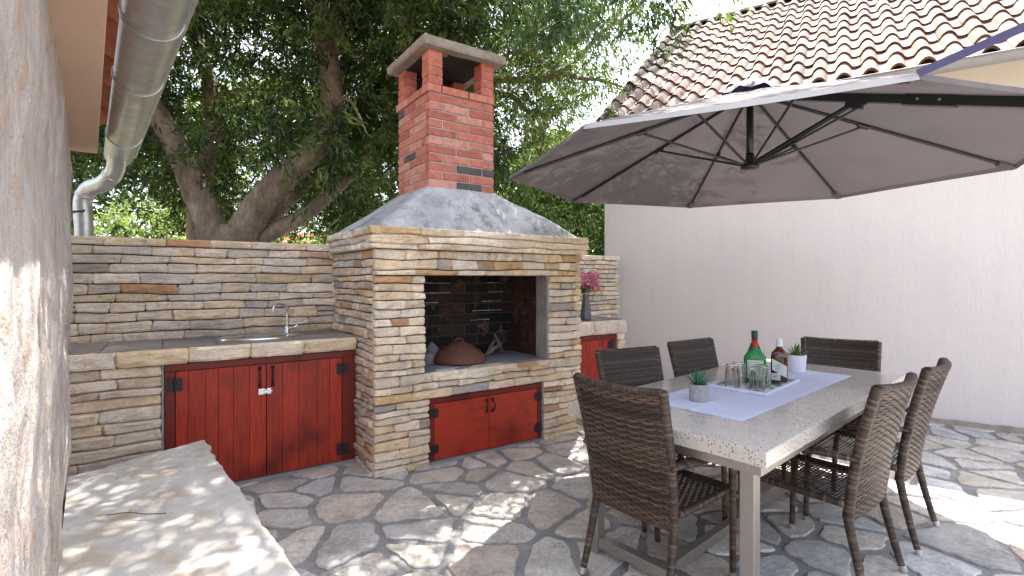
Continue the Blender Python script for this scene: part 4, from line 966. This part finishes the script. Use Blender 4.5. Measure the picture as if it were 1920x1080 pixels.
# ---------------- umbrella ----------------
HH = .67; UC = Vector((2.24*HH, 4.77*HH, 0)); ZR = 1.38+HH; UR = 2.27*HH; ZA = 2.56
ph0 = math.atan2((5.0-4.77), (-.026-2.24))
def rim(i, f=1.0, dz=0):
    a = ph0-i*PI/4; return UC+Vector((math.cos(a)*UR*f, math.sin(a)*UR*f, ZA+(ZR-ZA)*f+dz+(.04*f if i % 8 == 5 else 0)))
um = thing('cantilever_umbrella', 'big grey octagonal cantilever parasol with black ribs over the table', 'umbrella', (2.9, 1.3, 0))
mb = MB(); n = 12
for i in range(8):
    for lay in (0,):
        vs = []
        for j in range(n+1):
            f = .045+.955*j/n
            for k in range(n+1):
                g_ = k/n; p = rim(i, f).lerp(rim(i+1, f), g_); sag = math.sin(PI*g_)
                inw = .02*sag*f**6; c = Vector((UC.x, UC.y, p.z)); p = p+(c-p).normalized()*inw*1.0; p.z += -.022*sag*f*(1-f)*2+0
                vs.append(p+Vector((0, 0, .012)))
        w = n+1; mb.add(vs, [(j*w+k, j*w+k+1, (j+1)*w+k+1, (j+1)*w+k) for j in range(n) for k in range(n)])
cano = mb.build('canopy', CANOPY, um, smooth=True)
mb = MB()
for i in range(8):
    vs = []
    for k in range(n+1):
        g_ = k/n; p = rim(i, 1).lerp(rim(i+1, 1), g_); sag = math.sin(PI*g_); c = Vector((UC.x, UC.y, p.z)); d = (c-p).normalized(); p = p+d*.02*sag; p.z += .012
        vs += [p, p-d*.012+Vector((0, 0, -.026))]
    mb.add(vs, [(2*k, 2*k+1, 2*k+3, 2*k+2) for k in range(n)])
    mb.build('hem', HEM_LIT if i == 6 else CANOPY, cano); mb = MB()  # near panel gets a paler copy of the fabric, sunlit edge painted in
mb = MB(); vs = []
for r, z in ((.0, ZA+.065), (.06, ZA+.06), (.13, ZA+.015), (.17, ZA-.02)):
    for k in range(32): a = 2*PI*k/32; w_ = 1+.06*math.cos(8*a); vs.append((UC.x+r*w_*math.cos(a), UC.y+r*w_*math.sin(a), z+.012*math.cos(8*a)*(r/.26)))
mb.add(vs, [(i*32+k, i*32+(k+1) % 32, (i+1)*32+(k+1) % 32, (i+1)*32+k) for i in range(3) for k in range(32)]); mb.build('vent', STRAP, cano, smooth=True)
for i in range(8):
    mb = MB(); mb.tube([rim(i, .03, -.012), rim(i, .985, -.004)], .0085, 8, flat=1.4); rb = mb.build('rib', BLK, um)
    mb = MB(); hb = UC+Vector((0, 0, 2.095)); a = ph0-i*PI/4; st = hb+Vector((math.cos(a), math.sin(a), 0))*.035; mb.tube([st, rim(i, .44, -.02)], .0075, 8); mb.tube([rim(i, .42, -.018), rim(i, .46, -.018)], .014, 8); mb.build('strut', BLK, rb)
    mb = MB(); e_ = rim(i, .97, .0); dd = (rim(i, 1)-rim(i, .9)).normalized(); sd_ = dd.cross(Vector((0, 0, 1))).normalized()
    mb.box(lambda x, y, z: e_+dd*x+sd_*y+Vector((0, 0, z)), -.05, .045, -.022, .022, -.022, .004); mb.build('corner_pocket', CANOPY, rb, bevel=.006)
mb = MB(); mb.tube([UC+Vector((0, 0, 2.09)), UC+Vector((0, 0, ZA-.02))], .021, 16); mb.build('hub_pole', BLK, um, smooth=True)
mb = MB(); mb.lathe([(.03, 0), (.052, .006), (.055, .022), (.04, .04), (.026, .07), (.026, .10)], (UC.x, UC.y, 2.065), 20); mb.build('hub', BLK, um, smooth=True)
ad = (rim(5)-UC); ad.z = 0; ad.normalize(); asd = Vector((-ad.y, ad.x, 0)); ax = (rim(5, 1)-rim(5, 0)).normalized(); an = ax.cross(asd).normalized()
ma = Vector((2.9, 1.3, 0))
mb = MB(); o_ = rim(5, .03, -.024); FA = lambda x, y, z: o_+ax*x+asd*y+an*z
mb.box(FA, 0, 1.75, -.02, .02, -.022, .022); mb.build('arm', BLK, um, bevel=.003)
mb = MB(); mb.box(FA, .78, 1.0, -.023, .023, -.028, .026)
aj = mb.build('arm_joint', BLK, um, bevel=.002)
for x in (.84, .93): mb = MB(); mb.tube([FA(x, -.027, 0), FA(x, .027, 0)], .007, 8); mb.build('bolt', STEEL, aj)
mb = MB(); mb.tube([UC+Vector((0, 0, 2.11))+ad*.04, FA(.55, 0, -.03)], .014, 10); mb.box(FA, .52, .60, -.024, .024, -.055, .018); mb.build('arm_brace', BLK, um)
mb = MB(); mb.tube([ma, ma+Vector((0, 0, 2.75))], .04, 16); mb.build('mast', BLK, um, smooth=True)
mb = MB(); mb.tube([FA(1.7, 0, 0), ma+Vector((0, 0, 1.75))], .025, 10); mb.build('mast_arm', BLK, um)
mb = MB(); 
for an_ in (0, PI/2): F = rz_frame(ma, an_+.3); mb.box(F, -.5, .5, -.04, .04, .02+.001*an_, .07+.001*an_)
mb.build('base', BLK, um, bevel=.004)
mb = MB(); a = rim(6, 1.0, .01); b = ma+Vector((0, 0, 2.72)); d = (b-a).normalized(); u2 = Vector((0, 0, 1))-d*d.z; u2.normalize()
mb.add([a-u2*.013, b-u2*.02, b+u2*.02, a+u2*.013]+[q+d.cross(u2)*.003 for q in (a-u2*.013, b-u2*.02, b+u2*.02, a+u2*.013)], [(0, 1, 2, 3), (7, 6, 5, 4), (0, 4, 5, 1), (3, 2, 6, 7)]); mb.build('strap', STRAP, cano)

# ---------------- trees ----------------
def leaves(name, cen, per, L, W_, cols, parent, mat, droop=.5, tw=(.2, .42), seed=0, spread=None):
    g = np.random.default_rng(seed); cen = np.asarray(cen); N = len(cen); M = N*per
    td = g.normal(size=(N, 3)); td[:, 2] = td[:, 2]*.5-droop; td /= np.linalg.norm(td, axis=1)[:, None]
    tl_ = g.uniform(tw[0], tw[1], N); u = g.random((N, per)); pos = cen[:, None, :]+td[:, None, :]*(u*tl_[:, None])[..., None]+g.normal(size=(N, per, 3))*.035
    ld = td[:, None, :]*.8+g.normal(size=(N, per, 3))*.55+np.array([0, 0, -.35*droop*2]); ld /= np.linalg.norm(ld, axis=2)[..., None]
    nn = g.normal(size=(N, per, 3))+np.array([0, -.2, .7]); sd = np.cross(ld, nn); sd /= np.linalg.norm(sd, axis=2)[..., None]; up = np.cross(sd, ld)
    LL = (L*g.uniform(.65, 1.2, (N, per)))[..., None]; WW = LL*W_
    p0 = pos; p1 = pos+ld*LL*.45+sd*WW*.5+up*WW*.15; p2 = pos+ld*LL-up*LL*.12; p3 = pos+ld*LL*.45-sd*WW*.5+up*WW*.15
    co = np.stack([p0, p1, p2, p3], 2).reshape(-1, 3).astype(np.float32)
    Mi = WM[parent.name].inverted() if parent else Matrix(); co -= np.array(WM[parent.name].translation, dtype=np.float32) if parent else 0
    me = bpy.data.meshes.new(name); me.vertices.add(M*4); me.vertices.foreach_set('co', co.ravel()); me.loops.add(M*4); me.loops.foreach_set('vertex_index', np.arange(M*4, dtype=np.int32))
    me.polygons.add(M); me.polygons.foreach_set('loop_start', np.arange(0, M*4, 4, dtype=np.int32)); me.update(calc_edges=True)
    cc = np.array(cols)[g.integers(0, len(cols), N)][:, None, :]*g.uniform(.6, 1.4, (N, per))[..., None]*np.ones((1, 1, 1)); cc = np.repeat(cc.reshape(-1, 3), 4, 0); cc = np.concatenate([cc, np.ones((len(cc), 1))], 1).astype(np.float32)
    ca = me.color_attributes.new("Col", 'FLOAT_COLOR', 'POINT'); ca.data.foreach_set('color', cc.ravel()); me.materials.append(mat)
    o = bpy.data.objects.new(name, me); C.objects.link(o); o.parent = parent; WM[o.name] = WM[parent.name] if parent else Matrix(); return o
def clumps(n, box, ok, per, sig, seed, dens=None):
    g = np.random.default_rng(seed); out = []; cc = []
    while len(cc) < n:
        p = np.array([g.uniform(*box[0]), g.uniform(*box[1]), g.uniform(*box[2])])
        if ok(p): cc.append(p)
    for p in cc:
        k = max(1, int(per*g.uniform(.5, 1.5))); out.append(p+g.normal(size=(k, 3))*np.array(sig)*g.uniform(.7, 1.2))
    return np.concatenate(out), cc
def limb(mb, pts, Y, w, wob=.5):
    P3 = [px(x, y, Y+dy) for x, y, dy in pts]; sm = cr(P3, 7); m = len(sm); ws = np.interp(np.linspace(0, len(w)-1, m), range(len(w)), w)
    for i, p in enumerate(sm): p += Vector((nz(p.z*2, i), nz(p.z*2.3, i+9), 0))*.02
    mb.tube(sm, [ww*Y/950/2*(1+.12*nz(i*.7, ww)) for i, ww in enumerate(ws)], 14, cap=True)
    return sm
def ipx(p): return 960+950*p[0]/p[1], 522-950*(p[2]-1.38)/p[1]
t1 = thing('old_tree', 'big spreading tree with thick forked trunk behind the stone wall', 'tree', (-3.55, 6.4, 0))
mb = MB(); Y1 = 6.4
limb(mb, [(425, 735, 0), (425, 560, 0), (428, 480, 0), (430, 430, 0)], Y1, [110, 105, 110, 70])
l1 = limb(mb, [(415, 500, 0), (396, 425, 0), (362, 345, -.1), (325, 262, -.2), (292, 208, -.3), (240, 130, -.4), (180, 40, -.5), (120, -60, -.5)], Y1, [62, 54, 46, 42, 38, 32, 26, 18])
l2 = limb(mb, [(385, 500, .2), (374, 420, .2), (378, 340, .3), (400, 240, .4), (392, 150, .5), (366, 60, .6), (360, -60, .7)], Y1, [52, 46, 40, 34, 30, 26, 20])
l3 = limb(mb, [(440, 500, 0), (468, 415, 0), (520, 345, -.1), (578, 290, -.2), (610, 240, -.2), (622, 165, -.3), (608, 70, -.3), (596, -10, -.3), (590, -110, -.2)], Y1, [76, 60, 50, 46, 42, 37, 37, 36, 28])
l4 = limb(mb, [(612, 70, -.3), (640, 20, -.4), (672, -40, -.5), (720, -120, -.6)], Y1, [30, 26, 22, 16])
l5 = limb(mb, [(455, 480, .1), (500, 442, .1), (560, 410, .2), (622, 362, .3), (690, 290, .5), (760, 180, .8)], Y1, [40, 30, 28, 24, 20, 14])
l6 = limb(mb, [(490, 430, .5), (545, 375, .6), (620, 308, .8), (700, 220, 1.), (740, 120, 1.2)], Y1, [26, 22, 20, 16, 12])
l7 = limb(mb, [(390, 460, .5), (300, 262, .5), (220, 250, .6), (130, 220, .7)], Y1, [10, 22, 18, 12])
mb.build('trunk', BARK, t1, smooth=True)
mb = MB(); q = px(611, 246, Y1-.42); mb.lathe([(.09, 0), (.10, .03), (.06, .06), (.04, .03)], q-Vector((0, 0, .03)), 14); mb.build('knot', BARK, t1, smooth=True)
def ok1(p):
    x, y = ipx(p)
    if p[2] < 1.9: return False
    near = p[1] < 6.2
    if near and 285 < x < 430 and 190 < y < 460 and abs(x-(285+(y-190)*.45)) < 40: return False
    if near and 480 < x < 650 and y < 420 and y > -10 and abs(x-np.interp(y, [0, 60, 160, 240, 290, 345, 415], [600, 608, 622, 612, 578, 520, 470])) < 45: return False
    if p[2] > 1.9+.0 and y > 330 and x < 340: return False
    if y > 400 and x > 330: return False
    if 340 < x < 760 and y > 330 and p[1] < 7: return False
    if x > 930: return False
    return noise.noise(Vector(p)*.9) > -.3
GR = [(.042, .074, .02), (.032, .06, .018), (.062, .105, .027), (.027, .05, .02), (.11, .16, .045), (.15, .20, .06)]
cn, cc = clumps(820, ((-8.8, .3), (5.2, 9.6), (2.0, 7.6)), ok1, 17, (.26, .26, .24), 3)
leaves('crown', cn, 20, .105, .23, GR, t1, LEAF, .5, seed=4)
random.seed(8); mb = MB(); lim = l1[10:]+l3[12:]+l2[15:]+l5[12:]
for k in range(60):
    c = Vector(random.choice(cc)); a = min(lim, key=lambda q: (q-c).length); m_ = a.lerp(c, .5)+Vector((random.uniform(-.15, .15), random.uniform(-.15, .15), random.uniform(0, .25)))
    if (a-c).length < 3: mb.tube(cr([a, m_, c], 5), list(np.linspace(.03, .008, 11)), 6)
mb.build('branches', BARK, t1, smooth=True)
t2 = thing('leafy_tree', 'airy bright green tree with thin branches behind the chimney and over the barbecue', 'tree', tuple(px(845, 700, 8.2).xy)+(0,))
mb = MB(); Y2 = 7.6
limb(mb, [(845, 690, .2), (842, 450, .2), (850, 300, .1), (855, 200, 0), (835, 60, 0), (820, -100, 0)], Y2, [60, 46, 40, 34, 26, 18])
limb(mb, [(852, 260, .1), (900, 170, 0), (928, 151, -.1), (985, 150, -.2), (1025, 146, -.2), (1054, 134, -.3), (1078, 117, -.3)], Y2, [22, 18, 14, 13, 12, 11, 6])
limb(mb, [(1050, 136, -.3), (1090, 147, -.3), (1125, 150, -.3), (1165, 162, -.4)], Y2, [10, 7, 6, 4])
limb(mb, [(855, 200, 0), (900, 140, -.2), (938, 113, -.4), (970, 98, -.5), (1000, 96, -.5), (1038, 60, -.6)], Y2, [20, 16, 13, 11, 10, 6])
limb(mb, [(990, 97, -.5), (1015, 115, -.5), (1040, 134, -.4)], Y2, [7, 7, 7])
limb(mb, [(850, 300, .1), (910, 200, .2), (952, 178, .2), (975, 195, .2), (999, 213, .2), (1035, 210, .2), (1062, 203, .2)], Y2, [18, 13, 11, 11, 10, 7, 4])
limb(mb, [(999, 213, .2), (1020, 250, .2), (1010, 300, .2)], Y2, [6, 5, 3])
limb(mb, [(1075, 120, -.3), (1130, 60, -.3), (1190, 20, -.2), (1240, -40, -.2)], Y2, [8, 7, 6, 4])
mb.build('trunk', BARK, t2, smooth=True)
def ok2(p):
    x, y = ipx(p)
    if x < 640 or p[2] < 2.0: return False
    if y > 300 and x < 960: return False
    lim_ = np.interp(y, [-400, 0, 60, 100, 200, 300, 470], [1330, 1235, 1215, 1180, 1090, 1055, 1060])
    if x > lim_-12: return False
    if 925 < x < 1010 and 255 < y < 400: return False
    return noise.noise(Vector(p)*1.1+Vector((9, 0, 0))) > -.15
GR2 = [(.12, .18, .05), (.09, .145, .042), (.15, .21, .06), (.07, .12, .04), (.19, .25, .075)]
cn, cc2 = clumps(330, ((-2.5, 2.6), (6.2, 9.2), (2.0, 6.8)), ok2, 12, (.22, .22, .24), 13)
leaves('crown', cn, 18, .10, .22, GR2, t2, LEAF, .6, seed=14)
# overhanging foliage of the big tree, above the barbecue and yard
def ok3(p):
    x, y = ipx(p)
    if p[0] > 1.55-.0*p[1] or y > 30: return False
    return noise.noise(Vector(p)*.8+Vector((3, 5, 0))) > -.05
cn, cc3 = clumps(225, ((-4.6, 1.5), (2.7, 6.6), (4.0, 6.6)), ok3, 13, (.25, .25, .2), 23)
leaves('overhanging_crown', cn, 18, .115, .22, GR, t1, LEAF, .6, seed=24)
random.seed(88); mb = MB()
for k in range(30):
    c = Vector(random.choice(cc3)); a = Vector((-1.8, 6.6, 5.6)) if c.x > -2 else l3[-1]; m_ = a.lerp(c, .5)+Vector((0, 0, .3)); mb.tube(cr([a, m_, c], 5), list(np.linspace(.05, .01, 11)), 6)
mb.tube(cr([l3[-1], Vector((-2.2, 6.5, 5.5)), Vector((-1.8, 6.6, 5.6))], 5), .07, 8)
mb.build('overhanging_branches', BARK, t1, smooth=True)
# hanging spray at the top centre: bluish green drooping leaves close over the barbecue
g_ = np.random.default_rng(5); cn = []
for k in range(170):
    x = g_.normal(1060, 75); y = g_.uniform(-70, 70)-abs(x-1060)*.25; cn.append(px(x, y, g_.uniform(4.9, 5.6)))
leaves('hanging_spray', np.array([tuple(v) for v in cn]), 16, .14, .15, [(.07, .13, .075), (.055, .11, .065), (.09, .15, .085), (.11, .17, .10)], t1, LEAF, .9, (.15, .3), seed=31)
# shrubs and trees behind
def shrub(name, lab, cat, c, r, n, per, L, cols, seed, h=1.0, group=None, stemh=1.2):
    t = thing(name, lab, cat, (c[0], c[1], 0), 0, group); g = np.random.default_rng(seed); d = g.normal(size=(n, 3)); d /= np.linalg.norm(d, axis=1)[:, None]; rr = g.uniform(.5, 1, n)**.5
    cen = np.array(c)+d*rr[:, None]*np.array(r); k = np.array([noise.noise(Vector(p)*1.4) for p in cen]) > -.25; cen = cen[k & (cen[:, 2] > .2)]
    leaves('foliage', cen, per, L, .3, cols, t, LEAF, .2, (.1, .3), seed)
    mb = MB(); mb.tube([Vector((c[0], c[1], -.05)), Vector((c[0]+.1, c[1], c[2]*.6)), Vector((c[0], c[1], c[2]))], [.16, .12, .05], 8); mb.build('trunk', BARK, t, smooth=True)
BG_ = [(.17, .23, .08), (.22, .28, .10), (.13, .19, .07), (.27, .31, .14)]; DG = [(.06, .12, .035), (.08, .145, .045), (.05, .10, .03)]
gname = 'shrubs and trees growing beyond the stone wall'
shrub('olive_shrub', 'bright olive green bush seen between the downspout and the forked trunk', 'shrub', (-6.9, 10.4, 1.7), (2.1, 1.2, 1.35), 1100, 14, .09, BG_, 41, group=gname)
shrub('olive_shrub', 'grey green bush showing over the wall left of the barbecue hood', 'shrub', (-3.9, 10.8, 1.3), (1.5, 1.0, 1.05), 500, 14, .09, [(.17, .23, .12), (.14, .20, .10), (.22, .27, .15)], 42, group=gname)
shrub('dark_shrub', 'dense dark green bush between the barbecue hood and the white house', 'shrub', (.95, 7.9, 1.9), (.95, .6, 1.0), 1700, 16, .08, [(.06, .12, .035), (.08, .15, .045), (.045, .09, .03)], 43, group=gname)
for i, (x, y, z, rx, rz_, cl, lab) in enumerate([(-13, 15, 4, 3.6, 3.6, 0, 'far dark tree at the left behind the old house gutter'), (-7.5, 16, 4.6, 3.4, 3.4, 1, 'far tree behind the fork of the big trunk'), (-2.8, 17, 4.0, 2.8, 3.2, 0, 'far tree behind the brick chimney'), (1.2, 14, 3.2, 1.5, 2.2, 1, 'far tree between the chimney and the corner of the white house'),]):
    shrub('background_tree', lab, 'tree', (x, y, z), (rx, 2, rz_), 2600, 15, .2, DG if cl == 0 else BG_, 50+i, group=gname)
# far house with red roof
fh = thing('far_house', 'distant house whose red roof shows just above the stone wall', 'house', (-13, 29, 0))
F = lambda x, y, z: Vector((-12.9+x, 29+y, z))
mb = MB(); mb.box(F, -4, 1.2, 0, 5, -.02, 3.2); mb.build('wall', CREAM, fh)
mb = MB(); mb.add([F(-4.3, -.4, 3.1), F(1.5, -.4, 3.1), F(1.5, 2.5, 4.2), F(-4.3, 2.5, 4.2), F(1.5, 5.4, 3.1), F(-4.3, 5.4, 3.1)], [(0, 1, 2, 3), (3, 2, 4, 5), (0, 5, 4, 1), (0, 3, 5), (1, 4, 2)], (.38, .10, .06)); mb.build('roof', TILE, fh)
